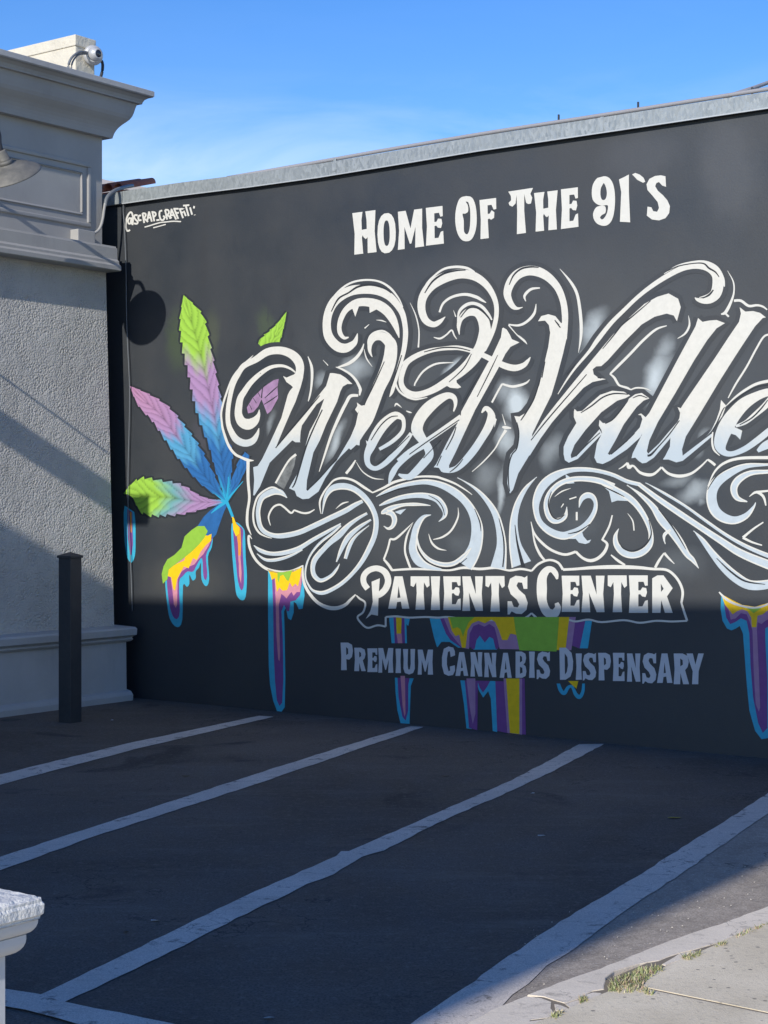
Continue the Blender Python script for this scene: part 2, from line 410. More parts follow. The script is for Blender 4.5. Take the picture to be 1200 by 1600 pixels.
P_a = ["898,639 902,643 910,642 922,631 938,617 957,610.5 975,612 985,618 978,622 965,626 940,644 915,672 898,695 892,711 893,716 900,713 937,671 941,678 903,717 889,723 883,719 881,710 881,698 888,682 901,661 897,652 897,643",
       "983,623 993,616 1003,614 1015,622.5 1006,626 995,636 975,663 962,688 950,709 953,711 980,690 1000,668 1004,655 1002,649 997,648 1002,646 1009,652 1006,672 1001,683 980,702 953,720 942,725 933,723 929,715 933,693 941,677 940,672 936,665 937,656 942,661 950,661 958,656 970,643 981,628"]
P_l1 = "1091,497 1098,503 1108,501 1120,500 1133,505 1120,513 1105,532 1085,563 1055,615 1028,660 1015,688 1011,705 1013,709 1030,693 1045,675 1063,655 1060,667 1045,688 1022,715 1010,723 1004,724 998,720 993,715 987,716 989,708 1003,680 1009,652 1015,645 1060,560 1087,510"
P_l2 = "1156,480 1161,484 1165,487 1177,486 1188,489 1197,496 1192,497 1180,510 1160,540 1147,560 1123,598 1093,648 1072,682 1066,702 1067,712 1080,702 1113,677 1115,680 1083,707 1067,720 1057,722.5 1045,718 1036,718 1040,712 1047,698 1048,683 1062,653 1063,645 1059,636 1064,638 1067,633 1117,560 1140,525 1155,503 1158,490"
S_e2 = "1215,612,10 1200,613,12 1183,619,14 1163,631,19 1147,648,22 1136,665,24 1128,683,22 1126,697,18 1132,707,10 1145,709,8 1165,701,9 1185,687,10 1200,675,10 1220,660,9"
S_e2b = ["1150,666,4 1165,660,6 1180,648,8 1195,635,10 1205,624,11", "1184,705,5 1195,697,12 1210,690,14"]
P_e2 = ["1143,665 1158,672 1160,673 1157,687 1150,680 1141,677", "1127,625 1135,634 1129,650 1115,670 1104,682 1112,672 1120,655 1125,640"]
S_halo = [S_W1, S_W2, S_l] + S_swoop + [S_e] + S_s + S_t1 + [S_t, S_V] + S_Vo + [S_e2] + S_e2b
P_halo = [P_Wstem, P_t] + P_V + P_a + [P_l1, P_l2]
def outline(Ps, w=9):                       # stroke along a polygon's own edge, to widen it
    r = []
    for s in Ps:
        p = nums(s, 2); p = p + [p[0]]
        r += stroke_faces([(a, b, w) for a, b in p], straight=True)
    return r
put('lettering_outline', G(K(*S_halo, grow=7), outline(P_halo, 15)), M_halo, 2)

# white script, one part per letter
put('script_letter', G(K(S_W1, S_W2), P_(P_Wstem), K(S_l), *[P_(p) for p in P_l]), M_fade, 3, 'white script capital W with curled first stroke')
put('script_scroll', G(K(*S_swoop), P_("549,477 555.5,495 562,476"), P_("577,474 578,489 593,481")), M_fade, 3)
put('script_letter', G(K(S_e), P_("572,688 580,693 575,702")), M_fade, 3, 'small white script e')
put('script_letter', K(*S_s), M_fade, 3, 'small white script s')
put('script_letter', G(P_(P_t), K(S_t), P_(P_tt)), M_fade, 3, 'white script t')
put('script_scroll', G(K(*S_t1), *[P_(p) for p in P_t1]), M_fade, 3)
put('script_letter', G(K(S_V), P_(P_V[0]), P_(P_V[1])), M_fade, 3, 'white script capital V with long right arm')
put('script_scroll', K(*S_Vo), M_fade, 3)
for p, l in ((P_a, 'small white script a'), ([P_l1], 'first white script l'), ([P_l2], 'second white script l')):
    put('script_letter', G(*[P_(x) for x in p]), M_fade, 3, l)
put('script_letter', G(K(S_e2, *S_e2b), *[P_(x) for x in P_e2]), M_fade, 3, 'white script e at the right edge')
# grey airbrushed wedge under the W
put('grey_wedge', P_("463,711 452,722 431,755 437,760 444,764 452,748 460,728"), M_greydim, 2)

# thin white contour lines round the lettering
cont = S_ring + [
 "510,490,1 517,471,2.5 532,453,3 550,441.5,3 572,437.5,3 593,440,3 610,450,3.5 623,466,2.5 630,480,1",
 "577,546,1 575.5,535,2.5 579,525,3 587,519,3 598,517,3 607,521,2 613,526,.5",
 "569,537,1 565,548,4 557,559,5 545,568,5 528,574,2", "525,573.5,1 535,577,3 548,585,3.5 557,595,4 563,607,4.5 563,612,4 562,618,2",
 "569,545,.5 573,560,2 582,573,.5", "570,513,2 577,507,1", "588,500,.5 597,501,2 604,503.5,.5", "505,562.5,.5 513,571,1.5",
 "641,473,.5 650,493,1.8 655,517,2 654,543,2.5", "481.5,557,1 487,572,4 488,588,4 486.5,607,3 484,620,2.5 482,627,1",
 "560,618,4 548,619,5 541,630,5 531,650,5 518,680,4 507,713,3 499,737,1", "463,710,4 450,722,3 431,755,3",
 "556,719,2 549,730,4 541,740,4", "557,722,.5 567,737,1.5 583,747,2 600,749,.5",
 "660,465,1 666,445,2.5 680,430,3 695,420,3.5 713,417,4 730,419,4 742,425,2",
 "687,488,3 693,474,3.5 707,464,4 727,460,4.5 744,464,5 753,469,4 760,473,1",
 "645,623,2 634,619,3 624,611,3 619,600,3 619,589,3 623,577,2.5 632,565,2 645,555,1", "636,621,2 650,624,3 668,621,1",
 "648,603,2 650,597,2.5 662,580,3 682,568.5,3 709,566.5,1", "715,503,1 718,487,4 728,477,5 740,474,5 753,479,5 763,490,4 769,500,2",
 "709,485,.5 712.5,495,2", "678,527,1 688,529,3 698,523,2.5 706,516,2.5 710,524,2 714,530,1", "617,635,1 620,631,3 628,637,.5",
 "635,642,1 640,644,2.5 644,645,.5", "769,629,3 778,612,3 785,600,3", "785,600,3 800,604,4 813,602,4 823,598,3 828,593,1",
 "785,647,.5 790,664,2", "785,667,2 790,668,5 799,669,2", "791,672,5 782,686,3 773,702,2 755,722,2 738,737,1",
 "1038,428,1 1058,416,3 1083,410,4 1103,410,5 1120,419,6 1130,435,4 1132,448,2", "1093,465,1 1107,460,2 1115,451,1",
 "875,420,.5 893,442,4 903,463,4.5 908,500,5 908,527,4 904,551,.5", "844,450,2 830,452,4 820,462,4 822,471,1",
 "838,475,1 835,490,4 823,503,4 810,508.5,3.5 795,507,2", "795,508,2 807,522,1.5 813,527,3 820,533,3 824,538,.5",
 "1135,634,1 1150,620,3 1167,608,4 1185,599,4.5 1210,594,5", "1114,675,2 1113,690,3 1116,703,3 1125,712,1",
 "1137,423,.5 1146,440,2 1147,457,2.5 1142,473,4 1134,488,5 1127,491,2", "1133,489,3 1139,495,3",
 "1147,470,4 1158,470,4 1170,478,4 1183,477,3.5 1192,479,3 1199,484,2", "1076,493,.5 1077.5,508,3 1071,521,3 1059,529,1",
 "1042,509,1.5 1025,515,3.5 1005,532,4 985,553,4 965,573,4 954,584,3", "953,584,2 960,590,3.5 966,600,3.5 970,603,3 980,606,3.5 986,609,2",
 "986,609,2 995,606,2.5 1008,607,2 1018,611,.5", "1210,523,3 1195,525,3 1182,545,3 1167,573,3 1150,600,3 1138,622,1.5",
 "967,733,1 974,729,2.5 981,723,3", "981,723,3 983,730,6 990,728,3 1000,738,4 1013,742,5 1023,740,4 1034,730,3",
 "1034,730,3 1045,740,4 1062,744,5 1080,740,4 1095,729,3 1106,718,2", "1106,718,3 1112,722,4 1118,727,4"]
for s in cont: put('contour_line', K(s), M_white, 3)

# dark lines drawn inside the white strokes
dk = ["480,766,1.8 500,747,1.5 526,717,1", "504,640,1.4 490,670,1.8 478,700,2 463,750,2 457,762,1.2", "431,700,1 450,677,2 478,644,2 500,618,.8",
      "569,633,.8 585,600,1.5 601,565,.8", "612,604,1 620,580,1.5 628,555,1", "580,688,1 595,665,1.4 610,652,1.4 622,650,.8",
      "662,716,1 690,687,.1", "640,710,1 665,692,1.3 690,675,1.3 718,656,1", "590,725,.8 612,708,1.2 640,681,.8", "663,550,1 690,543.5,1.6 715,543.5,1.6 735,548,1",
      "518,487,1 529,467,2.2 545,457.5,2 560,448,2.8 580,445,2.8 600,450,2.4 612,458,1", "664,458,1 676,440,2.4 693,428,2.6 712,423,2.2 728,422,1",
      "720,496,1 732,482,1.6 745,481,1.8 757,489,2 765,499,1", "702,597,.8 725,575,1.4 737,553,.8", "746,620,.8 765,582,1.3 778,555,.6", "722,633,1 735,610,1.4 750,585,.6",
      "697,703,1 708,682,1.5 713,667,1", "683,728,1 690,712,1.2", "703,738,.8 715,728,1.5 724,717,.6", "845,590,1 835,622,1.8 822,645,1.8 814,657,1", "852,565,.8 847,590,1.5",
      "808,660,1 811,677,1.8 808,700,1.6 800,711,1.6 795,730,1.6 795,755,1.4 797,768,.8", "1017,470,.8 990,493,1.6 972,508,1.8 960,523,1.6 942,545,.8",
      "917,585,1 858,653,1.6 830,688,1", "796,445,1 803,430,2 815,420,2.4 830,417,2.2 842,418,1", "868,502,.8 876,512,1.6", "867,500,.8 874,508,1.2",
      "1040,425,.8 1060,416,1.4 1085,411.5,1.2 1100,412,1.8 1108,419,2.4 1118,425,1.8 1124,433,.8", "1098,466,1 1108,461,2.6 1115,453,1.5",
      "908,645,1 925,634,1.8 942,621,1.8 960,615,1.8 982,616,1.2", "946,662,1 957,656,1.5 967,645,1.8 977,632,1", "900,713,1 918,694,1.5 938,676,1",
      "989,622,.8 1000,618,1.4 1012,622,.8", "1012,712,3 1018,710,3 1030,697,1.5 1045,680,1.5 1062,657,1", "955,710,1 975,693,1.5 992,677,.8",
      "1110,678,1 1120,662,1.6 1130,640,1.2 1134,637,.8", "1135,638,1 1150,625,1.8 1168,612,2 1185,604,1.8 1210,600,1.5", "1156,664,1 1175,653,1.8 1190,638,1.8 1200,625,1",
      "886,585,.6 900,568,.6", "408,583,.4 407,584,.4", "934,590,1 940,591,1.4"]
put('dark_inner_line', K(*dk, grow=.22), M_line, 4)

# ---------------- scrolls under the lettering (pale blue with white rims)
scr = [
 ["449,778,1 440,770,8 430,768,10 420,771,10 409,779,8 404,795,7 404,808,7 407,822,7 414,831,7 427,836.5,7 443,837,8 467,832,8 490,822,8 515,810,8 540,798,8 555,789,7 567,783,5"],
 ["397,852,1 407,860,6 423,865,6 443,864,7 467,857,7 490,843,6 515,829,5 533,818,2"], ["402,865,1 412,873,4 423,875.5,5 440,873,5 457,867,4 473,859,2"],
 ["504,803,1 508,780,5 515,767,8 525,761,10 540,760,10 555,765,9 570,777,9 582,794,8 588,813,8 586,835,8 578,855,8 566,877,7 552,895,6 535,911,6 517,922,6 503,926.5,6 490,923,4 483,915,3 478,903,2.5 478,888,3 483,872,3 491,859,3.5 503,846,4 520,833,4 533,821,3"],
 ["588,776,1 603,768,5 623,760,6 645,755,7 667,753,8 690,758,10 711,769,12 728,784,12 740,803,14 746,825,18 744,850,20 737,868,23 727,884,25", "674,804.5,1 662,808,6 652,822,10 647,842,11 646,860,13 655,877,14 670,885,8 690,889,5"],
 ["653,825,1 652,842,3 658,860,4 672,875,6 692,882,7 710,880,7 726,868,6 737,856,2"],
 ["593,790,2 607,784,6 628,777,7 650,774,8 668,775,9 683,780,10 692,790,10 696,800,8 694,808,5 686,815,1"],
 ["596,803,1 600,800,7 612,794,8 630,789,5 650,788,5 665,789,3 673,790,1", "604,800,8 613,803,8 617,812,8 614,822,6 607,826,4 600,822,1"],
 ["574,802,4 560,810,5 545,821,7 530,836,10 515,848,9 502,862,8 492,875,8 489,888,7 492,900,7 502,907,6 517,900,5 526,890,4 531,881,1"],
 ["580,812,3 560,825,6 544,840,8 534,858,6 526,878,2", "577,821,1 557,837,4 547,852,6 540,873,5"],
 ["715,746,.5 740,761,4 758,778,7 773,800,10 781,825,12 784,850,15 782,870,20 779,888,25"],
 ["839,745,.5 822,763,6 810,785,9 804,808,11 803,830,14 806,855,20 815,882,32"],
 ["1000,757,6 980,752,6 955,741,6 922,734,6.5 890,735,8 865,745,13 848,760,14 839,780,12 838,798,9 844,816,9 859,830,11 878,837,12 893,834,12 908,826,9 920,815,8 929,800,7 931,786,6 926,776,8 917,774,9 909,780,7 905,793,1"],
 ["960,760,9 935,751,9 910,748,8 890,750,8 873,757,8 860,770,8 854,786,8 856,803,8 864,813,9 875,813,8 884,806,6 886,792,1"],
 ["940,752,9 960,764,9 982,777,10 996,790,9 1009,810,8 1017,832,7 1016,850,9 1005,862,11 990,867,11 975,863,12 964,852,9 962,838,6 967,826,1"],
 ["998,756,6 1027,778,8 1059,800,9 1092,822,9 1124,843,10 1157,864,12 1200,882,14 1225,890,14"],
 ["1009,754,.5 1037,770,4 1070,790,4 1102,813,4.5 1135,836,5 1167,854,6 1200,868,7 1225,876,7"],
 ["980,758,.5 1000,772,5 1020,791,9 1034,812,13 1050,830,13 1063,848,12 1074,866,9 1083,875,7 1092,888,1", "1048,828,4 1039,835,5 1038,843,3 1040,850,1"],
 ["1084,829,.5 1098,844,7 1113,864,10 1130,884,14 1150,902,16 1172,914,15 1200,913,14 1225,905,10"],
 ["1225,724,4 1200,726,4 1167,728,8 1140,739,13 1119,755,16 1112,774,16 1116,795,16 1129,808,15 1148,813,12 1166,806,9 1178,792,4 1181,785,1"],
 ["1225,735,6 1200,737,6 1174,739,8 1155,749,11 1147,763,11 1152,778,8 1168,784,2"]]
extra = {7: P_("617,800 626,804 635,795 625,797"), 12: P_("890,842 900,842 905,848 915,850 921,848 924,843 918,845 912,838 910,832 920,822 900,828"),
         13: P_("884,741 893,747 898,755 886,756"), 14: P_("943,760 952,768 956,785 965,782 985,783 972,770")}
def rim(s, side, w, grow=0.0):                      # white rim along one edge of a stroke
    p = cr(nums(s, 3), 5); o = []
    for i, (x, y, w_) in enumerate(p):
        a = p[max(i - 1, 0)]; b = p[min(i + 1, len(p) - 1)]
        dx, dy = b[0] - a[0], b[1] - a[1]; l = math.hypot(dx, dy) or 1
        h = w_ / 2 - w * .45
        ww = w * min(1, w_ / 5)
        o.append((x - dy / l * side * h, y + dx / l * side * h, ww))
    return o
for i, ss in enumerate(scr):
    t = K(*ss)
    if i in extra: t = t + extra[i]
    put('scroll_band', t, M_blue, 3)
    side = -1 if i in (0, 1, 2, 4, 6, 10, 16, 18) else (1 if i in (3, 8, 9, 11, 12, 19) else 0)
    for s in ss:
        wid = max(v[2] for v in nums(s, 3))
        if wid >= 5:
            if side <= 0: put('scroll_rim', stroke_faces(rim(s, -1, 2.2), straight=True), M_white, 4)
            if side >= 0: put('scroll_rim', stroke_faces(rim(s, 1, 2.2), straight=True), M_white, 4)
sc_cont = ["445,772,1 430,762,2.5 418,764,3 404,775,3 398,790,3 396,805,3 398,820,3 405,832,3 415,838,2 425,841,1",
 "423,821,1 420,807,2.5 427,793,3 437,788.5,3 445,793,3 455,801.5,3 460,797,2.5", "460,797,2.5 473,801.5,3 483,801,3 492,796,1.5",
 "502,803,1 500,785,3 506,770,3 514,759,2.5 523,750,3 537,747,3.5 553,751,3.5 570,762,4 583,770,2",
 "582,770,2 600,762,3.5 617,753,4 642,747,3 660,744.5,3 680,745,3.5 690,747.5,3.5 710,755,3 727,765,2 738,773,1",
 "525,795,.5 535,787,2.5 545,784,1", "716,793,.5 716,808,2.5 706,828,3 692,839,3 677,843,1", "670,834,.5 675,848,3 685,857,3 698,860,.5",
 "646,816,.5 630,832,3 618,842,3.5 610,842,3", "610,842,3 606,858,3 600,874,3", "600,874,3 607,882,4 613,891,4", "645,818,.5 636,838,3 633,860,3 638,878,3.5 642,888,3",
 "981,802,.5 989,814,2 991,829,2", "957,805,2 952,823,3 941,844,3", "941,843,3 949,850,4 945,862,5 935,872,5 923,876,5 911,872,4 900,862,4",
 "900,862,4 883,866.5,4 863,860,4 847,848,4 835,833,3 830,815,1", "831,820,1 836,848,3 844,866,4 852,876,3", "890,780,2 901,776.5,2", "877,793,1 881,787,2",
 "901.5,800,3 901.5,813,3", "955,867,2 966,876,4 977,883,3", "1038,864,2 1030,876,4 1024,887,4", "1038,864,4 1046,873,3 1054,881,1",
 "1106,760,1 1117,737,3 1133,723,4 1158,716,4.5 1200,715,5 1220,715,5", "1171,776,1 1182,769,4 1193,776,4 1197,790,2", "1182,769,4 1200,767,3 1215,766,3",
 "1193,816,2 1178,826,3 1161,840,4", "1161,840,4 1175,847,3 1191,852,2", "867,776,.5 878,768,2 892,763,.5"]
for s in sc_cont: put('contour_line', K(s), M_white, 3)
put('dark_inner_line', K("670,774,.8 684,782,1.5 692,793,1.5 695,805,1", "780,810,1 787,840,2.2 788,865,2.2 786,886,2", "805,820,1 809,850,3 818,886,6",
  "888,834,1 905,830,2.2 922,819,1", "862,768,1 857,787,1.8 863,806,1.8 873,811,1.8 883,804,1", "1014,812,1 1018,835,2 1007,853,2.8 990,861,2.8 975,857,2.2 968,848,1",
  "943,760,1 962,769,2.2 976,776,1", "1029,795,1 1053,826,2.4 1072,858,1", "1120,872,1 1142,893,2.8 1165,908,2.8 1196,913,1", "654,860,1 667,877,2 690,887,2 712,885,2 730,872,1",
  "1106,765,1 1120,744,2 1140,731,2.2 1165,723,2 1200,721,2 1220,721,2", "596,774,.8 620,765,1.2 640,762,.8", "742,795,1 750,815,2 752,830,.8",
  "533,826,1 515,842,1.5 500,858,1"), M_line, 5)

# ---------------- block letters: unit-square glyphs (x right, y down) set into traced quads
def rr(cx, cy, rx, ry, n=18, p=2.4):
    o = []
    for k in range(n):
        a = 2 * math.pi * k / n; c_, s_ = math.cos(a), math.sin(a)
        o.append((cx + rx * math.copysign(abs(c_) ** (2 / p), c_), cy + ry * math.copysign(abs(s_) ** (2 / p), s_)))
    return o
GL = {
 'A': ([[(.30, 0), (.68, .0), (1, 1), (.66, 1), (.60, .78), (.42, .80), (.37, 1), (0, 1)]], [[(.49, .30), (.58, .66), (.43, .67)]]),
 'B': ([[(0, 0), (.55, 0), (.9, .08), (.97, .25), (.88, .42), (.72, .49), (.92, .56), (1, .75), (.92, .93), (.6, 1), (0, 1)]], [[(.40, .15), (.58, .2), (.6, .36), (.40, .42)], [(.40, .58), (.62, .62), (.64, .8), (.40, .85)]]),
 'C': ([[(1, .30), (.66, .36), (.6, .16), (.46, .18), (.38, .4), (.38, .62), (.5, .84), (.62, .82), (.60, .68), (.98, .64), (1, .82), (.84, .97), (.5, 1), (.16, .93), (0, .66), (0, .36), (.14, .08), (.5, 0), (.86, .04), (.98, .16)]], []),
 'D': ([[(0, 0), (.5, 0), (.88, .16), (1, .42), (.97, .68), (.8, .9), (.45, 1), (.04, 1)]], [[(.38, .17), (.58, .3), (.62, .55), (.54, .76), (.40, .84)]]),
 'E': ([[(0, 0), (1, 0), (1, .27), (.86, .28), (.78, .17), (.5, .17), (.5, .40), (.62, .40), (.72, .32), (.92, .34), (.96, .46), (.88, .58), (.70, .56), (.60, .50), (.5, .51), (.5, .83), (.72, .83), (.86, .68), (1, .66), (1.02, 1), (0, 1), (.06, .5)]], []),
 'F': ([[(0, 0), (1, 0), (1, .28), (.84, .29), (.72, .16), (.48, .16), (.48, .38), (.60, .38), (.72, .30), (.88, .36), (.86, .50), (.68, .54), (.56, .50), (.48, .52), (.52, 1), (.02, 1), (.06, .5)]], []),
 'H': ([[(0, 0), (.44, 0), (.38, .20), (.38, .43), (.60, .42), (.60, .2), (.56, 0), (1, 0), (.94, .5), (1, 1), (.60, 1), (.62, .62), (.54, .66), (.46, .62), (.40, .56), (.37, .62), (.40, 1), (0, 1), (.06, .5)]], []),
 'I': ([[(0, 0), (1, 0), (.9, .5), (1, 1), (0, 1), (.12, .5)]], []),
 'M': ([[(0, 0), (.32, 0), (.50, .48), (.67, 0), (1, 0), (.96, .5), (1, 1), (.66, 1), (.70, .46), (.52, .88), (.46, .88), (.26, .42), (.26, 1), (0, 1), (.05, .5)]], []),
 'N': ([[(0, 0), (.40, 0), (.66, .52), (.62, 0), (1, 0), (.94, .5), (1, 1), (.66, 1), (.32, .46), (.38, 1), (0, 1), (.06, .5)]], []),
 'P': ([[(0, 0), (.6, 0), (.92, .08), (1, .3), (.92, .52), (.7, .62), (.46, .60), (.50, 1), (.04, 1), (.06, .5)]], [[(.44, .16), (.60, .22), (.62, .40), (.46, .46)]]),
 'R': ([[(0, 0), (.58, 0), (.90, .08), (.98, .28), (.90, .45), (.74, .54), (1, 1), (.62, 1), (.44, .64), (.42, 1), (0, 1), (.06, .5)]], [[(.42, .16), (.58, .22), (.60, .36), (.43, .42)]]),
 'Rc': ([[(0, .08), (.25, 0), (.55, 0), (1, .34), (.72, .56), (1, 1), (.62, 1), (.44, .66), (.40, 1), (0, 1)]], [[(.42, .22), (.56, .36), (.43, .44)]]),
 'S': ([[(.98, .34), (.80, .34), (.72, .18), (.52, .17), (.44, .26), (.56, .36), (.86, .50), (1, .70), (.94, .88), (.7, .99), (.42, .98), (.2, .92), (.1, 1), (0, 1), (0, .66), (.20, .66), (.30, .80), (.50, .82), (.58, .74), (.46, .62), (.16, .48), (.02, .28), (.12, .08), (.40, 0), (.70, .02), (.84, .05), (.98, .0)]], []),
 'T': ([[(0, 0), (1, 0), (1.02, .28), (.88, .34), (.72, .18), (.70, .5), (.76, 1), (.26, 1), (.33, .5), (.30, .18), (.16, .32), (.0, .28)]], []),
 'U': ([[(0, 0), (.42, 0), (.38, .6), (.44, .82), (.56, .82), (.64, .6), (.62, 0), (1, 0), (.96, .5), (.98, .78), (.84, .96), (.5, 1.02), (.16, .96), (.04, .78), (.06, .4)]], []),
 'Y': ([[(0, 0), (.36, 0), (.52, .36), (.68, 0), (1, 0), (.70, .58), (.68, 1), (.32, 1), (.36, .58)]], []),
 'O': ([rr(.5, .5, .5, .5)], [rr(.5, .5, .17, .32)]),
}
def glyph(ch, q, w=0.0):
    (x0, y0), (x1, y1), (x2, y2), (x3, y3) = q          # TL TR BL BR
    def mp_(p):
        u, v = p
        return ((1 - u) * (1 - v) * x0 + u * (1 - v) * x1 + (1 - u) * v * x2 + u * v * x3,
                (1 - u) * (1 - v) * y0 + u * (1 - v) * y1 + (1 - u) * v * y2 + u * v * y3)
    outs, holes = GL[ch]
    r = []
    for o in outs: r += poly_faces([mp_(p) for p in o], [[mp_(p) for p in h] for h in holes])
    return r
def bx(x0, y0, x1, y1): return [(x0, y0), (x1, y0), (x0, y1), (x1, y1)]
# HOME OF THE 91`S
put('block_letter', glyph('H', [(550.8, 333.2), (587, 328.3), (554, 398), (588.8, 393.9)]), M_white, 3)
put('block_letter', glyph('O', [(589.8, 335), (618, 331), (590.5, 398), (619.5, 393.5)]), M_white, 3)
put('block_letter', glyph('M', [(622, 331), (660, 326), (622, 390.5), (663, 385)]), M_white, 3)
put('block_letter', glyph('E', [(665.7, 325), (691.7, 321.8), (666, 384), (693.4, 380.7)]), M_white, 3)
put('block_letter', poly_faces("729,306.5 738,309 743.5,322 745.3,342 743.5,360 738,373 731,377 722,375 715,364 711.8,347 712.5,329 717,313 723,307.5",
    ["728,315 731,320 732,325 731.5,331 727,334 723,334.5 725,345 725.5,362 730.5,366 734,358 735.3,340 734.5,325 731.5,315.5"], 3), M_white, 3)
put('block_letter', glyph('F', [(749.5, 312.7), (775.5, 309.4), (750.6, 373.8), (776.6, 370.5)]), M_white, 3)
put('block_letter', G(P_("794.5,299.5 833.2,293.6 829,303 832,309 830,318 826,319 822.5,317 820.5,308 819.5,303 819.5,330 822.2,364 808,366 808.5,330 807.5,305 806,318 801,323 796.5,321 795,317 799,313 798.5,306")), M_white, 3)
put('block_letter', glyph('H', [(834.8, 301.8), (871.7, 297.4), (837.2, 362), (870.5, 358.5)]), M_white, 3)
put('block_letter', glyph('E', [(876.8, 296), (903.2, 292.7), (876.8, 358), (903.7, 354.5)]), M_white, 3)
put('block_letter', poly_faces("944,275.5 952,278 958,287 961,302 961,322 958,340 952,350 944,353 934,350 928.5,343 927,334 931,325 937,322 945,322 947,327 946,333 941,336 938,340 941,343 945,340 949,332 950,321 941,321.5 933,319 926.5,312 925,300 927,288 934,278",
    ["943.5,286 947.5,294 948.5,304 946,311.5 941,312 938.5,304 939.5,293"], 3), M_white, 3)
put('block_letter', P_("967.5,280.5 975,277 983,272.7 983,300 985,347.5 969,346.5 971,300"), M_white, 3)
put('block_letter', P_("988,272.5 993,270.3 1000,273 1006,278 1008.5,284 1005,285.7 996,281"), M_white, 3)
put('block_letter', poly_faces("1040,275.5 1041,292 1035,290 1030,284.5 1026,286 1024,291 1028,298 1036,305 1043,313 1047,322 1046,333 1040,341 1030,344.5 1019,343 1011,337 1012,323 1018,324 1021,330 1027,331 1030,325 1028,316 1020,306 1012,297 1010.5,288 1015,279.5 1024,275 1033,274", [], 0), M_white, 3)
# PATIENTS CENTER in its outlined banner
BAN = "612,891 645,889 680,890 703,891 725,887 750,889 775,887 793,891 800,891 815,889 831,892 842,881 858,875 872,879 880,890 900,889 925,887 950,886 975,886 1000,887 1020,889 1040,890 1052,897 1062,910 1067,925 1065,942 1069,955 1074,970 1050,971 1025,970 1000,973 975,969 940,972 920,968 900,971 885,968 875,975 860,978 847,974 837,964 831,958 820,966 800,971 785,967 770,969 745,966 725,967 700,964 685,965 665,964 640,965 620,963 603,964 603,979 590,977 575,981 565,974 559,964 568,956 571,942 562,935 558,929 561,915 566,900 577,886 590,879 601,882"
put('banner_ground', P_(BAN), M_halo, 2)
for s in ["612,891,3 645,889,3.5 680,890,3 703,891,3 725,887,4 750,889,4 775,887,4 793,891,3 800,891,3.5 815,889,3.5 831,892,3", "831,892,3 842,881,3.5 858,875,3.5 872,879,3.5 880,890,4",
          "880,890,4 900,889,4 925,887,5 950,886,6 975,886,6 1000,887,5 1020,889,4 1040,890,4 1052,897,4 1062,910,4 1067,925,4 1065,942,3.5",
          "1065,942,3 1069,955,3.5 1074,970,3.5", "1074,970,3 1050,971,3 1025,970,3 1000,973,3 975,969,3 940,972,3 920,968,3 900,971,3 885,968,3 875,975,3.5 860,978,3.5 847,974,3.5 837,964,3.5 831,958,2.5",
          "831,958,2.5 820,966,3.5 800,971,3.5 785,967,3 770,969,3 745,966,3 725,967,3 700,964,3 685,965,3 665,964,3 640,965,3 620,963,3 603,964,3",
          "603,964,3 603,979,3", "603,979,3 590,977,3 575,981,3 565,974,3 559,964,3 568,956,3 571,942,3 562,935,3 557,930,1.5"]:
    put('banner_outline', K(s), M_white, 3)
put('block_letter', G(K("575,920,9 569,911,9 569,900,9 577,891,9 590,888,9 602,894,10 607,907,10 603,920,10 594,929,9 588,933,4"), P_("581,909 594,903.5 592,930 591,962 581,960 572,967 579,955 583,940")), M_white, 4)
for ch, q in [('A', bx(607, 900.5, 640, 951)), ('T', bx(642, 900.5, 671, 952.5)), ('I', bx(673.5, 900.5, 688, 953)), ('E', bx(693, 900.5, 720, 953)),
              ('N', bx(722.7, 900.5, 755, 954.5)), ('T', bx(759, 900, 788.5, 955.5)), ('S', bx(793.5, 899.5, 825, 960)),
              ('E', bx(878, 899.5, 905.5, 956)), ('N', bx(909, 899.5, 945, 956.5)), ('T', bx(950, 899, 979.5, 956.5)),
              ('E', bx(983, 899, 1012.5, 957.5)), ('Rc', bx(1019.5, 899, 1051.5, 957.5))]:
    put('block_letter', glyph(ch, q), M_white, 4)
put('block_letter', K("871,905,3 869,897,8 863,890,9 855,891,11 848,902,14 847,920,16 848,940,14 855,956,14 866,959,14 872,950,10 870,942,6"), M_white, 4)
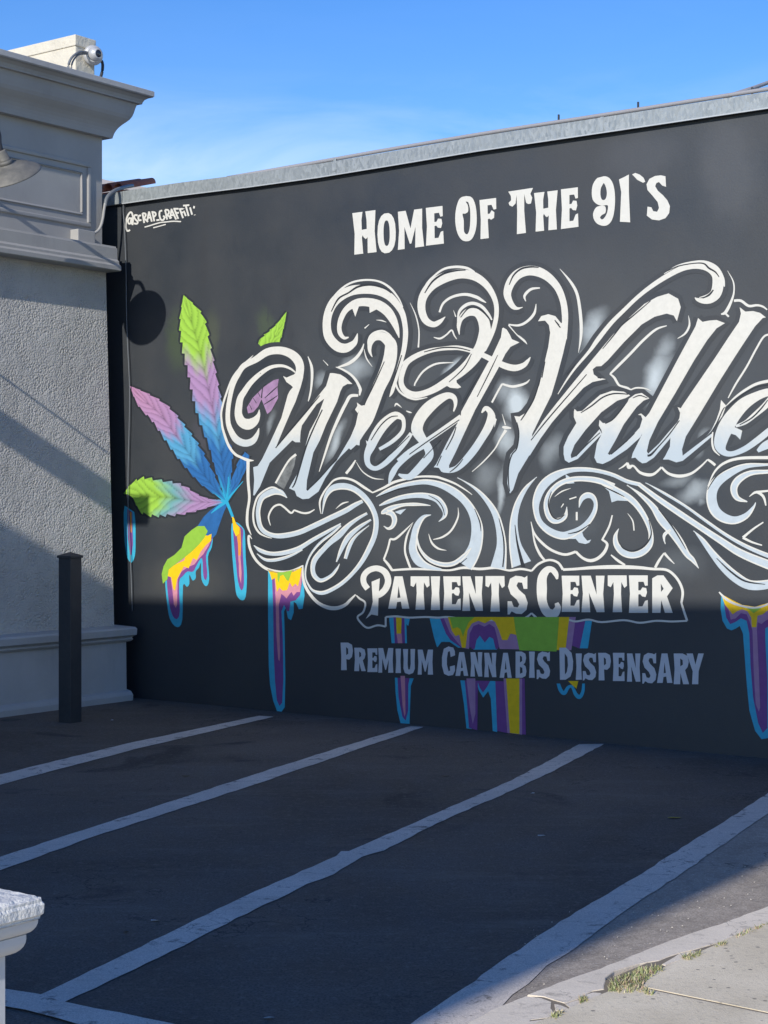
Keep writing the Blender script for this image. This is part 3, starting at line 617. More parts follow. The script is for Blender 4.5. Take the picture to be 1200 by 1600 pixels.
# PREMIUM CANNABIS DISPENSARY with its black surround
put('lettering_outline', P_("528,1000 560,1001 600,1006 640,1008 684,1011 690,1003 703,1003 716,1012 760,1011 800,1012 862,1012 868,1006 885,1005 905,1013 960,1013 1000,1013 1060,1014 1106,1014 1105,1030 1085,1074 1060,1074 1030,1073 990,1071 940,1068 900,1068 868,1068 820,1066 770,1064 720,1063 690,1062 650,1060 600,1058 552,1054 528,1054"), M_halo, 2)
for ch, q in [('P', bx(532.6, 1004, 552, 1047)), ('R', bx(554, 1012, 572, 1048.5)), ('E', bx(574.5, 1013, 590, 1050)), ('M', bx(591.5, 1012.5, 615, 1051)), ('I', bx(618.5, 1013.5, 627, 1051.5)),
              ('U', bx(630, 1014, 649, 1053)), ('M', bx(653, 1015, 677, 1054)), ('C', bx(691, 1010, 711.5, 1056)), ('A', bx(712, 1019, 732, 1056)), ('N', bx(735.5, 1019, 754, 1057)),
              ('N', bx(757, 1020, 776, 1058)), ('A', bx(781, 1020, 800, 1059)), ('B', bx(806, 1018, 823, 1059)), ('I', bx(827, 1018, 836, 1059)), ('S', bx(839, 1018, 860, 1061)),
              ('D', bx(874.5, 1012, 896, 1062)), ('I', bx(900, 1021, 909.5, 1062)), ('S', bx(911, 1020, 932, 1063)), ('P', bx(935, 1020, 955, 1063)), ('E', bx(958, 1020, 976, 1064)),
              ('N', bx(980, 1021, 1001, 1065)), ('S', bx(1004, 1020, 1026, 1068)), ('A', bx(1027, 1021, 1051, 1067)), ('R', bx(1053, 1021, 1077, 1069)), ('Y', bx(1073, 1021, 1100, 1069))]:
    put('block_letter', glyph(ch, q), M_lettergrey, 4)
# artist's signature
def sg(*ss, w=1.9): return G(*[stroke_faces([(190 + a / 9.23, 290 + b / 9.23, w) for a, b in nums(s, 2)], n=5) for s in ss])
for ss in (["160,570 168,500 165,440 150,395 130,385 100,420 75,480 65,550 65,600 75,640 95,655 125,640", "140,480 115,470 95,510 105,545 130,545 143,490 150,470 155,560"],
           ["235,432 200,425 185,455 205,490 235,520 225,550 180,545"], ["285,432 258,435 245,460 255,500 290,495"], ["305,400 330,540", "305,400 345,405 350,435 325,470", "325,470 385,525"],
           ["400,375 370,520", "400,375 440,520", "380,465 430,460"], ["445,370 475,515", "450,385 485,390 495,425 465,455"], ["505,500 550,495"],
           ["590,360 555,375 550,430 570,490 605,495 630,450", "630,450 600,440"], ["630,350 660,490", "630,350 675,355 685,395 660,425", "660,425 725,470"],
           ["725,335 700,480", "720,340 790,490", "705,430 765,425"], ["760,330 820,480", "750,335 825,335", "780,400 830,390"], ["840,330 890,470", "835,340 885,335", "855,395 890,385"],
           ["900,365 930,440", "893,330 897,340"], ["890,290 980,282", "930,295 970,440"], ["990,315 1020,420"], ["1050,295 1045,330", "1057,420 1060,428"]):
    put('signature_letter', sg(*ss, w=2.7), M_white, 3)
put('signature_underline', sg("335,600 420,575 500,550 570,532 640,525 750,515 860,520", w=1.9), M_white, 3)
put('signature_underline', sg("460,610 550,585 640,560", w=1.7), M_white, 3)

# ---------------- rainbow leaf
def hexc(r, g, b):
    f = lambda c: ((c / 255 + .055) / 1.055) ** 2.4 if c > 10 else c / 255 / 12.92
    return (f(r) * .74, f(g) * .74, f(b) * .76)
LIME = hexc(172, 222, 80); LIL = hexc(186, 148, 192); CY = hexc(92, 172, 214); BL = hexc(48, 116, 182); CY2 = hexc(50, 185, 225); PK = hexc(205, 150, 185); TEAL = hexc(125, 185, 185); ORG = hexc(235, 175, 80)
def leaflet(axis, stops, teeth, label, layer=1, shade=.42):
    A = cr(nums(axis, 4), 12); n = len(A)
    ln = [0]
    for i in range(1, n): ln.append(ln[-1] + math.hypot(A[i][0] - A[i - 1][0], A[i][1] - A[i - 1][1]))
    tot = ln[-1]; M_ = int(teeth * 12) + 1
    rows = []
    for k in range(M_ + 1):
        s = tot * k / M_; i = max(j for j in range(n) if ln[j] <= s + 1e-6); i = min(i, n - 2)
        f = (s - ln[i]) / max(1e-6, ln[i + 1] - ln[i]); P = [A[i][j] * (1 - f) + A[i + 1][j] * f for j in range(4)]
        dx, dy = A[i + 1][0] - A[i][0], A[i + 1][1] - A[i][1]; l = math.hypot(dx, dy) or 1
        rows.append((P[0], P[1], dx / l, dy / l, P[2], P[3], k / M_))
    CR = 10
    verts, cols, faces = [], [], []
    def cc(t):
        for (a, ca), (b, cb) in zip(stops, stops[1:]):
            if t <= b:
                f = max(0, (t - a) / (b - a)); return [ca[j] * (1 - f) + cb[j] * f for j in range(3)]
        return stops[-1][1]
    for (x, y, dx, dy, wl, wr, t) in rows:
        for j in range(-CR, CR + 1):
            a = abs(j) / CR; side = -1 if j < 0 else 1
            ph = (t * teeth + a * 1.6 + .16 * math.sin(t * 31)) % 1.0      # veins sweep out towards the tip
            wv = (wl if j < 0 else wr) * 1.08
            saw = 1 - .17 * (((1 - t * teeth) % 1.0)) if wv > 4 else 1
            off = wv * a * (saw if a == 1 else 1 - .15 * a * ((1 - t * teeth) % 1.0))
            back = -a * wv * .30
            px = x + (-dy if j > 0 else dy) * off * (-1 if True else 1) + dx * back
            py = y + (dx if j > 0 else -dx) * off * (-1 if True else 1) + dy * back
            verts.append((px, py))
            g = 1.06 - shade * (1 - ph) ** 3 - .10 * math.exp(-((ph - .97) / .05) ** 2) - .10 * (1 - a) * (j > 0)
            g -= .30 * math.exp(-(a / .08) ** 2)
            c = cc(min(1, max(0, t + .07 * a - .03 + .02 * math.sin(9 * t + j)))); cols.append([v * g for v in c])
    n2 = 2 * CR + 1
    for k in range(len(rows) - 1):
        for j in range(n2 - 1):
            a = k * n2 + j; faces.append((a, a + 1, a + 1 + n2, a + n2))
    W = []
    kk = _layer_n.get(layer, 0); _layer_n[layer] = kk + 1
    off = 0.0008 + layer * 0.0007 + (kk % 18) * 0.000035
    for p in verts:
        u, z = wall_uz(*p); W.append((u, -off, z))
    o = mesh_obj('leaf_blade', W, faces, M_leaf, wall_root); o['label'] = label
    at = o.data.color_attributes.new('paint', 'FLOAT_COLOR', 'POINT')
    for i, c in enumerate(cols): at.data[i].color = (*c, 1)
    o.data.update()
    if o.data.polygons[0].normal.y > 0:
        o.data.flip_normals()
    # black edge behind the leaflet
    L_ = [verts[k * n2] for k in range(len(rows))]; R_ = [verts[k * n2 + n2 - 1] for k in range(len(rows))]
    put('leaf_edge', G(stroke_faces([(a, b, 6.5) for a, b in L_], straight=True), stroke_faces([(a, b, 6.5) for a, b in R_], straight=True)), M_line, layer - 1)
leaflet("287,461,0,0 300,505,18,20 313,550,26,18 322,590,26,17 331,630,27,16 338,665,24,20 344,700,17,21 350,740,12,13 355,783,2,2",
        [(0, LIME), (.27, LIME), (.40, LIL), (.52, LIL), (.64, CY), (.76, BL), (.9, BL), (1, CY2)], 17, 'tall leaf blade, lime at the tip and blue at the base')
leaflet("203,603,0,0 227,627,12,12 251,648,16,17 275,680,18,20 300,715,18,20 325,750,13,14 353,783,2,2",
        [(0, PK), (.40, LIL), (.50, CY), (.62, CY), (.70, BL), (.92, BL), (1, CY2)], 13, 'pink to blue leaf blade pointing to the upper left')
leaflet("193,771,0,0 208,774,3,17 232,776,26,29 263,777,30,25 290,781,25,22 314,784,15,10 333,785,6,5 354,783,2,2",
        [(0, LIME), (.34, LIME), (.50, TEAL), (.68, LIL), (.88, LIL), (1, CY2)], 12, 'lime to lilac leaf blade pointing left')
leaflet("448,487,0,0 437,512,7,6 426,532,14,11 418,543,17,13 414,549,14,12", [(0, LIME), (1, LIME)], 5, 'lime leaf tip above the curled stroke', shade=.5)
leaflet("390,712,9,0 383,728,12,3 371,752,10,4 360,771,4,4 354,784,2,2", [(0, BL), (.7, BL), (1, CY2)], 3, 'small blue leaf blade beside the curl')
put('leaf_blade', P_("436,592 428,594 412,605 395,622 386,637 388,646 396,644 404,635 409,624 413,634 418,647 424,642 435,622 434,605"), paint('mural_dusty_lilac', (.36, .22, .37), var=.3), 3)
put('dark_inner_line', K("409,622,1.8 411,606,1.2 416,600,.6", "414,622,1 425,612,1.8 434,604,1", "413,632,1 424,625,1.8 434,618,1", "396,622,.8 401,630,1", "390,632,.8 394,640,1", "403,612,.8 407,620,1"), M_line, 4)
# dripping blade, lower left
put('leaf_blade', P_("355,783 342,788 328,798 318,808 309,822 322,836 331,843 338,835 343,820 350,800 356,788"), paint('mural_leaf_blue', BL, var=.25), 1)
put('leaf_stem', K("355,783,5 342,792,4 330,802,1", "354,783,5 359,795,4.5 364,808,4", "345,783,2 354,783,5", "354,783,4 356,765,2 357,745,1", "354,782,4 368,766,2 380,752,1"), paint('mural_leaf_cyan', CY2, var=.1), 2)
put('paint_drip', P_("258,905 261,941 266,968 277,980 285,968 286,915 292,917 296,912 296,898 301,907 306,903 306,893 311,887 314,880 315,905 322,916 327,905 325,870 331,855 332,835 320,850 300,870 280,890 262,905".replace(',', ' '), [], 3), M_cyan, 0)
put('paint_drip', P_("261,900 264,940 270,962 277,967 281,955 280,910 286,900 293,893 302,893 308,882 316,872 318,900 322,906 324,895 322,868 329,852 331,838 310,855 290,872 270,890", [], 3), M_purple, 1)
put('paint_drip', P_("266,895 270,925 272,945 275,950 277,945 278,905 284,893 294,886 304,882 310,874 318,866 326,853 331,842 312,850 290,870 270,885"), M_pink, 2)
put('paint_drip', P_("331,834 325,837 318,836 310,843 306,850 298,857 292,862 288,876 278,880 268,886 258,886 262,900 268,902 271,920 274,923 277,905 281,897 288,885 295,888 302,872 308,875 314,862 322,852 330,845"), M_yellow, 3)
put('leaf_blade', P_("309,822 300,828 289,838 284,856 273,867 262,874 256,885 253,897 255,912 262,905 264,890 270,885 285,874 300,862 312,850 320,840 325,830 320,822"), M_lime, 4)
# drip on the right-hand blade
put('paint_drip', P_("362,818 362,850 364,880 367,910 370,930 378,938 384,932 386,900 384,870 383,835 380,825 370,816", [], 3), M_cyan, 0)
put('paint_drip', P_("364,812 366,850 369,880 372,908 377,922 381,915 381,890 379,850 380,828 372,820", [], 3), M_purple, 1)
put('paint_drip', P_("373,868 374,900 377,912 378,895 376,868"), M_pink, 3)
put('paint_drip', P_("364,806 367,812 369,828 372,850 373,878 376,878 377,850 376,826 371,822 367,812"), M_orange, 2)
put('paint_drip', P_("363,807 366,809 369,818 375,824 374,834 369,838 365,828"), M_yellow, 4)
# far left drip
put('paint_drip', P_("195,790 194,830 196,855 200,873 206,879 211,868 212,845 210,800", [], 3), M_cyan, 1)
put('paint_drip', P_("199,795 200,840 203,865 206,868 208,850 207,800"), M_purple, 2)
put('paint_drip', P_("203,800 204,832 206,832 206,800"), M_orange, 3)
# drips under the big curl
put('paint_drip', P_("419,890 419,960 420,1040 422,1070 427,1095 433,1111 440,1112 445,1105 446,1060 445,1000 444,955 447,950 450,966 455,969 459,957 459,940 463,943 467,952 473,951 476,930 474,905 472,888 440,893"), M_cyan, 0)
put('paint_drip', P_("425,895 427,950 428,1020 430,1065 433,1095 437,1103 441,1098 443,1060 442,1000 440,955 444,945 449,955 452,955 454,940 462,938 469,930 472,910 472,890"), M_purple, 1)
put('paint_drip', P_("429,895 431,940 432,990 435,1030 437,1033 438,1025 437,985 436,945 440,928 444,931 448,935 453,928 456,925 459,931 464,925 469,925 471,912 472,890"), M_pink, 2)
put('paint_drip', P_("418,889 422,896 425,906 430,903 433,925 437,918 442,923 449,922 453,910 457,917 462,912 466,916 469,905 472,887 456,891 440,894 430,893"), M_yellow, 3)
put('paint_drip', P_("434,894 434,905 436,911 438,900 443,898 448,906 451,908 454,900 457,891 445,894"), M_lime, 4)
# thin drip left of the banner
for m_, s_, l_ in [(M_cyan, "608,964 612,1005 636,1005 635,975 638,978 641,964", 0), (M_purple, "615,964 617,1005 633,1005 632,964", 1), (M_yellow, "619,964 620,992 627,992 628,964", 2), (M_pink, "620,990 622,1005 629,1005 628,990", 2),
                   (M_cyan, "617,1054 618,1080 621,1110 626,1130 640,1131 641,1100 642,1072 648,1056", 0), (M_purple, "621,1054 623,1090 629,1120 634,1126 638,1110 638,1070 641,1056", 1), (M_pink, "626,1056 629,1100 632,1120 634,1115 633,1056", 2),
                   # wide drips under the banner
                   (M_cyan, "671,964 678,995 684,1015 694,1002 700,1015 918,1018 926,964", 0), (M_purple, "687,964 697,990 704,1000 725,1015 905,1018 916,964", 1),
                   (M_cyan, "740,1015 743,998 750,990 758,1001 765,992 772,995 777,1015", 3), (M_mauve, "693,964 703,988 712,1000 722,1012 733,1014 734,990 740,978 748,975 757,979 765,975 773,980 777,995 781,1014 893,1016 900,964", 2),
                   (M_purple, "737,1014 739,992 746,981 757,986 766,981 772,987 779,1014", 3),
                   (M_yellow, "700,964 706,985 712,994 718,992 722,1012 728,1012 731,985 738,974 748,970 758,974 768,968 774,972 780,985 785,1000 793,1000 798,990 807,992 812,1014 884,1016 890,964", 4),
                   (M_lime, "703,964 708,982 715,980 720,983 724,995 727,985 733,972 742,964", 5), (M_lime, "803,964 806,985 812,1016 870,1018 874,964", 5),
                   (M_cyan, "742,1015 745,1000 750,993 758,1004 765,995 771,998 775,1015", 4)]:
    put('paint_drip', P_(s_), m_, l_)
for m_, s_, l_ in [(M_cyan, "719,1060 725,1100 729,1138 737,1139 734,1100 730,1060", 0), (M_purple, "726,1060 730,1100 733,1137 746,1141 747,1060", 1), (M_mauve, "729,1060 735,1110 739,1131 743,1115 743,1060", 2),
                   (M_cyan, "744,1060 748,1078 755,1090 763,1080 767,1092 770,1142 777,1144 776,1060", 0), (M_purple, "745,1060 750,1075 755,1082 762,1072 768,1060", 1), (M_purple, "774,1060 777,1142 796,1146 792,1060", 1),
                   (M_mauve, "787,1060 793,1145 816,1148 818,1060", 2), (M_yellow, "791,1060 797,1145 812,1147 812,1060", 3), (M_purple, "816,1060 816,1147 822,1148 820,1060", 3)]:
    put('paint_drip', P_(s_), m_, l_)
put('paint_drip', K("872,1066,5 876,1078,6 882,1083,6 888,1074,5 894,1073,4 900,1085,6 906,1089,6 911,1080,5 912,1066,4"), M_cyan, 1)
put('paint_drip', P_("888,1064 896,1072 901,1076 904,1064"), M_yellow, 2)
# big drip at the right edge
for m_, s_, l_ in [(M_cyan, "1127,932 1126,950 1129,970 1136,982 1143,985 1150,982 1156,978 1161,990 1164,1030 1167,1070 1171,1110 1180,1142 1190,1155 1202,1153 1208,1130 1206,1050 1204,1000 1212,990 1225,980 1225,932 1200,945 1185,950 1170,950 1150,945 1135,937", 0),
                   (M_purple, "1131,940 1135,965 1141,975 1149,972 1158,966 1167,970 1171,990 1173,1040 1177,1090 1185,1130 1192,1145 1199,1138 1199,1060 1196,1000 1196,982 1206,975 1220,970 1220,938 1200,947 1185,951 1170,951 1150,947 1138,941", 1),
                   (M_mauve, "1137,945 1142,968 1150,966 1158,958 1167,960 1173,975 1176,985 1178,1050 1181,1100 1186,1112 1188,1105 1186,1050 1183,985 1184,972 1190,975 1196,970 1215,960 1215,942 1200,948 1180,952 1150,948", 2),
                   (M_yellow, "1127,928 1133,945 1139,952 1145,960 1152,955 1160,952 1168,955 1174,965 1175,980 1182,980 1184,962 1192,960 1202,952 1215,948 1215,938 1180,948 1160,945 1145,938", 3),
                   (M_lime, "1166,949 1178,958 1190,950 1180,948", 4)]:
    put('paint_drip', P_(s_), m_, l_)
put('contour_line', K("1124,925,2 1135,936,4 1150,944,3.5 1170,949,3 1185,949,3 1200,944,3 1225,930,3"), M_white, 5)
# ------------------------------------------------------------ more materials
def stucco(name, col, scale=55, strength=.6, dist=.02, rough=.9):
    m = mat(name, col, rough, .2); q = NT(m)
    n = q.noise(1.6, 5, .6); n2 = q.noise(scale, 4, .65); n3 = q.noise(scale * .35, 3, .6)
    c = q.mix(q.rng(n, .3, .7), tuple(v * .90 for v in col), tuple(v * 1.06 for v in col))
    c = q.mix(q.rng(q.noise(4, 6, .7, mapping=(1, 1, .2)), .56, .76, 0, .38), c, tuple(v * .6 for v in col))
    q.color(c); h = q.math('ADD', q.math('MULTIPLY', n2, .5), n3); q.bump(h, strength, dist); return m
M_grey = stucco('grey_stucco', (.53, .51, .475), 85, 1.0, .045)
_q = NT(M_grey); _vv = _q.n('ShaderNodeTexVoronoi', feature='SMOOTH_F1'); _vv.inputs['Scale'].default_value = 58; _vv.inputs['Smoothness'].default_value = .6; _q.l(_q.co(), _vv.inputs['Vector'])
_h = _q.math('SUBTRACT', _q.math('MULTIPLY', _q.noise(130, 3, .7), .5), _q.math('MULTIPLY', _vv.outputs['Distance'], _q.rng(_q.noise(9, 3, .5), .3, .7, .4, 1.5)))
_q.bump(_h, .85, .016)
M_greysmooth = stucco('grey_painted_trim', (.37, .36, .345), 90, .15, .006, .7)
M_skirt = stucco('pale_grey_skirt', (.42, .415, .41), 60, .3, .01)
M_cream = stucco('cream_parapet_paint', (.66, .61, .50), 24, .7, .02)
M_whitestucco = stucco('white_cap_stucco', (.74, .72, .68), 70, 1.0, .012)
M_whitepillar = stucco('white_pillar_paint', (.62, .61, .60), 80, .2, .004)
M_blackmetal = mat('black_post_paint', (.010, .011, .014), .45, .5); _q = NT(M_blackmetal)
_q.color(_q.mix(_q.rng(_q.noise(9, 6, .7), .3, .8), (.022, .027, .033), (.045, .047, .05))); _q.bump(_q.noise(70, 3, .6), .15, .004)
M_dark = mat('dark_cable', (.03, .033, .04), .5, .4)
M_greycable = mat('grey_cable', (.16, .17, .18), .5, .4)
M_galv = mat('galvanised_metal', (.42, .45, .46), .5, .5, .35); _q = NT(M_galv)
_v = _q.n('ShaderNodeTexVoronoi'); _v.inputs['Scale'].default_value = 62; _mp = _q.n('ShaderNodeMapping'); _mp.inputs['Scale'].default_value = (1, 1, .45)
_q.l(_q.co(), _mp.inputs[0]); _q.l(_mp.outputs[0], _v.inputs['Vector'])
_sv = _q.n('ShaderNodeSeparateXYZ'); _q.l(_v.outputs['Color'], _sv.inputs[0])
_q.color(_q.mix(_q.rng(_q.noise(1.3, 4, .6), .3, .7, .2, .8), _q.mix(_sv.outputs['X'], (.23, .255, .26), (.42, .45, .455)), (.31, .34, .35)))
_q.rough(_q.rng(_sv.outputs['Y'], 0, 1, .38, .62))
M_hem = mat('coping_hem', (.46, .48, .49), .5, .4, .2)
M_pipe = mat('grey_pipe_paint', (.30, .295, .31), .6, .3)
M_lamp = mat('galvanised_lamp_shade', (.34, .33, .30), .62, .4, .15); _q = NT(M_lamp)
_q.color(_q.mix(_q.rng(_q.noise(12, 6, .7), .3, .7), (.10, .10, .095), (.19, .18, .16)))
M_lampin = mat('lamp_inner_white', (.6, .6, .58), .6)
M_silver = mat('camera_housing', (.50, .50, .50), .4, .5, .2)
M_lens = mat('camera_lens', (.02, .025, .04), .08, .6)
M_roofgrey = mat('far_roof_grey', (.36, .33, .32), .9)
M_tile = mat('clay_tile', (.42, .12, .07), .8); _q = NT(M_tile); _q.color(_q.mix(_q.rng(_q.noise(8, 5, .7), .3, .7), (.70, .24, .13), (.38, .12, .09)))
M_wood = mat('timber', (.25, .18, .12), .8)
M_bldg = stucco('neighbour_plaster', (.50, .46, .40), 20, .4, .02)

# asphalt: dark seal coat in the stalls, older greyer surface to the right of the last stall line
O0 = on_ground(1007, 1553); cd_ = (on_ground(1200, 1445) - on_ground(850, 1597)).normalized()
def asphalt():
    m = mat('asphalt', (.04, .04, .042), .85, .35); q = NT(m)
    sp = q.n('ShaderNodeSeparateXYZ'); q.l(q.co(), sp.inputs[0])
    A = on_ground(1200, 1262); B = on_ground(735, 1600)
    d = (B - A); nx, ny = -d.y, d.x; l = math.hypot(nx, ny); nx /= l; ny /= l
    if nx < 0: nx, ny = -nx, -ny
    dist = q.math('ADD', q.math('ADD', q.math('MULTIPLY', sp.outputs['X'], nx), q.math('MULTIPLY', sp.outputs['Y'], ny)), -(A.x * nx + A.y * ny))
    far = q.rng(sp.outputs['Y'], 3.0, 14.5, 1, 1)
    old = q.math('MULTIPLY', q.rng(dist, -.14, .0, 0, 1, True), far)
    n1 = q.noise(.55, 6, .6, dist=.6); n2 = q.noise(3.0, 7, .65, dist=.3); n3 = q.noise(95, 3, .7)
    strk = q.noise(2.2, 6, .7, mapping=(.35, 3.0, 1))
    seal = q.mix(q.rng(n1, .32, .68), (.088, .072, .058), (.180, .148, .120))
    seal = q.mix(q.rng(n2, .42, .75, 0, .6), seal, (.20, .175, .155))
    seal = q.mix(q.rng(strk, .58, .72, 0, .35), seal, (.20, .178, .16))
    stain = q.rng(q.noise(.8, 3, .5, dist=1.2), .60, .70, 0, .75, True)
    seal = q.mix(stain, seal, (.028, .027, .030))
    seal = q.mix(q.rng(n3, .34, .60, .75, 0), seal, (.034, .029, .026)); seal = q.mix(q.rng(q.noise(26, 5, .75), .52, .72, 0, .55), seal, (.25, .22, .19)); seal = q.mix(q.rng(q.noise(1.5, 8, .75, mapping=(.4, 2.0, 1)), .54, .68, 0, .5), seal, (.20, .175, .15))
    oldc = q.mix(q.rng(n2, .3, .7), (.40, .335, .265), (.64, .54, .435))
    v = q.n('ShaderNodeTexVoronoi'); v.inputs['Scale'].default_value = 48; q.l(q.co(), v.inputs['Vector'])
    sv = q.n('ShaderNodeSeparateXYZ'); q.l(v.outputs['Color'], sv.inputs[0])
    speck = q.math('MULTIPLY', q.rng(v.outputs['Distance'], .30, .16, 0, 1), q.rng(sv.outputs['X'], .80, .84, 0, 1))
    oldc = q.mix(q.math('MULTIPLY', speck, .8), oldc, (.72, .68, .60))
    v2 = q.n('ShaderNodeTexVoronoi'); v2.inputs['Scale'].default_value = 110; q.l(q.co(), v2.inputs['Vector'])
    oldc = q.mix(q.rng(v2.outputs['Distance'], .0, .6, .0, .45), oldc, (.12, .105, .09))
    oldc = q.mix(q.rng(q.noise(17, 6, .75), .45, .68, 0, .55), oldc, (.17, .145, .12)); oldc = q.mix(q.rng(q.noise(60, 4, .8), .5, .7, 0, .5), oldc, (.62, .55, .46))
    seal = q.mix(q.math('MULTIPLY', q.math('MULTIPLY', q.rng(v.outputs['Distance'], .18, .08, 0, 1), q.rng(sv.outputs['Y'], .93, .95, 0, 1)), .5), seal, (.22, .21, .20))
    cr_ = q.n('ShaderNodeTexVoronoi', feature='DISTANCE_TO_EDGE'); cr_.inputs['Scale'].default_value = .8
    nv = q.n('ShaderNodeVectorMath', operation='ADD'); nn = q.n('ShaderNodeTexNoise'); nn.inputs['Scale'].default_value = 3.5; nn.inputs['Detail'].default_value = 8
    q.l(q.co(), nn.inputs['Vector']); q.l(nn.outputs['Color'], nv.inputs[0]); q.l(q.co(), nv.inputs[1]); q.l(nv.outputs[0], cr_.inputs['Vector'])
    crack = q.math('MULTIPLY', q.rng(cr_.outputs['Distance'], .007, .0, 0, .8), q.rng(q.noise(.5, 2, .5), .46, .56, 0, 1))
    pp = q.math('ADD', q.math('ADD', q.math('MULTIPLY', sp.outputs['X'], cd_.y), q.math('MULTIPLY', sp.outputs['Y'], -cd_.x)), -(O0.x * cd_.y - O0.y * cd_.x))
    old = q.math('MAXIMUM', old, q.rng(pp, -.3, -.2, 0, 1))  # ground past the curb made paler to bounce warm light onto the walls
    c = q.mix(old, seal, oldc); c = q.mix(crack, c, (.012, .012, .014))
    q.color(c); q.rough(q.rng(n2, .3, .7, .72, .92))
    q.bump(q.math('ADD', n3, q.math('MULTIPLY', n2, .6)), .55, .008)
    return m
M_asph = asphalt()
def worn_white(name, base, wear):
    m = mat(name, base, .75, .3); q = NT(m)
    n = q.noise(7, 8, .72, dist=.4); n2 = q.noise(60, 5, .7); big = q.noise(1.7, 4, .6)
    c = q.mix(q.rng(big, .3, .7), tuple(v * .82 for v in base), base)
    sc_ = q.noise(5, 7, .75, mapping=(.5, 3, 1))
    c = q.mix(q.rng(sc_, .56, .70, 0, wear * .8), c, tuple(v * .42 for v in base))
    c = q.mix(q.rng(n, .57, .66, 0, wear), c, (.15, .13, .11))
    fine = q.noise(170, 3, .7); c = q.mix(q.rng(fine, .35, .62, wear * .5, 0), c, (.16, .14, .12))
    v9 = q.n('ShaderNodeTexVoronoi', feature='DISTANCE_TO_EDGE'); v9.inputs['Scale'].default_value = 2.6; nn9 = q.n('ShaderNodeTexNoise'); nn9.inputs['Scale'].default_value = 9; nn9.inputs['Detail'].default_value = 6; ad9 = q.n('ShaderNodeVectorMath', operation='MULTIPLY_ADD'); ad9.inputs[1].default_value = (.3, .3, .3); q.l(q.co(), nn9.inputs['Vector']); q.l(nn9.outputs['Color'], ad9.inputs[0]); q.l(q.co(), ad9.inputs[2]); q.l(ad9.outputs[0], v9.inputs['Vector'])
    c = q.mix(q.math('MULTIPLY', q.rng(v9.outputs['Distance'], .012, .0, 0, .8), q.rng(big, .48, .60, 0, 1)), c, (.06, .055, .05)); c = q.mix(q.rng(n2, .66, .74, 0, .5), c, tuple(v * .5 for v in base))
    q.color(c); q.bump(q.math('ADD', n2, n), .4, .006); return m
M_stall = worn_white('worn_stall_paint', (.84, .745, .64), .9)
M_curbw = worn_white('worn_curb_paint', (.93, .81, .65), .4)
def concrete():
    m = mat('sidewalk_concrete', (.5, .45, .38), .9, .25); q = NT(m)
    n = q.noise(2.2, 6, .65); n2 = q.noise(38, 5, .75); n3 = q.noise(130, 3, .7)
    c = q.mix(q.rng(n, .3, .7), (.66, .565, .41), (.86, .745, .56)); c = q.mix(q.rng(n2, .55, .72, 0, .5), c, (.30, .26, .20))
    v = q.n('ShaderNodeTexVoronoi'); v.inputs['Scale'].default_value = 30; q.l(q.co(), v.inputs['Vector'])
    sv = q.n('ShaderNodeSeparateXYZ'); q.l(v.outputs['Color'], sv.inputs[0])
    c = q.mix(q.math('MULTIPLY', q.rng(v.outputs['Distance'], .3, .2, 0, .7), q.rng(sv.outputs['X'], .86, .9)), c, (.14, .12, .11))
    c = q.mix(q.rng(q.noise(1.2, 5, .6, dist=.8), .58, .72, 0, .35), c, (.22, .20, .18))
    q.color(c); q.bump(q.math('ADD', n2, n3), .5, .006); return m
M_conc = concrete()
M_dirt = mat('crack_dirt', (.24, .20, .15), .95)

# ------------------------------------------------------------ ground, stall lines
g = mesh_obj('ground', [(-400, -400, 0), (400, -400, 0), (400, 400, 0), (-400, 400, 0)], [(0, 1, 2, 3)], M_asph); tag(g, kind='structure')
def ground_sheet(name, pix, m, z, jit=.006, step=.09, closed_jit=True):
    P = [on_ground(a, b) for a, b in nums(pix, 2)]
    o = []
    for i, p in enumerate(P):
        q = P[(i + 1) % len(P)]; d = (q - p).length; n = max(1, int(d / step))
        t = (q - p).normalized(); nn = Vector((-t.y, t.x, 0))
        for k in range(n):
            x = p.lerp(q, k / n) + nn * (random.uniform(-jit, jit) if k else 0)
            o.append(Vector((x.x, x.y, z)))
    me = mesh_obj(name, o, [tuple(range(len(o)))], m)
    bm = bmesh.new(); bm.from_mesh(me.data); bmesh.ops.triangulate(bm, faces=bm.faces); bmesh.ops.recalc_face_normals(bm, faces=bm.faces)
    for f in bm.faces:
        if f.normal.z < 0: f.normal_flip()
    bm.to_mesh(me.data); bm.free()
    tag(me, kind='structure'); return me
ground_sheet('stall_line', "-260,1268 -130,1241 0,1211 200,1162 405,1119 428,1120.5 220,1169 0,1227 -130,1258 -260,1287", M_stall, .004)
ground_sheet('stall_line', "-260,1412 -130,1377 0,1340 130,1298 260,1255 400,1210 520,1172 640,1135.5 662,1136.5 540,1178 400,1226 150,1307 0,1361 -130,1400 -260,1437", M_stall, .004)
ground_sheet('stall_line', "60,1557 200,1490 400,1393 525,1339 533,1331 545,1331 660,1281 800,1220 905,1163.5 944,1163 860,1208 800,1236 683,1287 600,1330 565,1340 522,1367 480,1382 434,1406 400,1421 250,1497 150,1545 99,1568", M_stall, .004)
ground_sheet('stall_line', "1290,1182 1200,1240 1137,1281 1075,1320 1012,1360 950,1398 875,1441 825,1475 779,1506 742,1535 708,1556 640,1603 600,1640 690,1625 740,1597 783,1575 800,1556 825,1539 854,1510 875,1498 933,1456 992,1414 1062,1368 1187,1281 1290,1214", M_stall, .004)
ground_sheet('stall_line', "-80,1541 0,1547 60,1556 99,1568 150,1579 262,1601 330,1616 330,1660 180,1624 90,1594 40,1581 0,1574 -80,1561", M_stall, .0079)

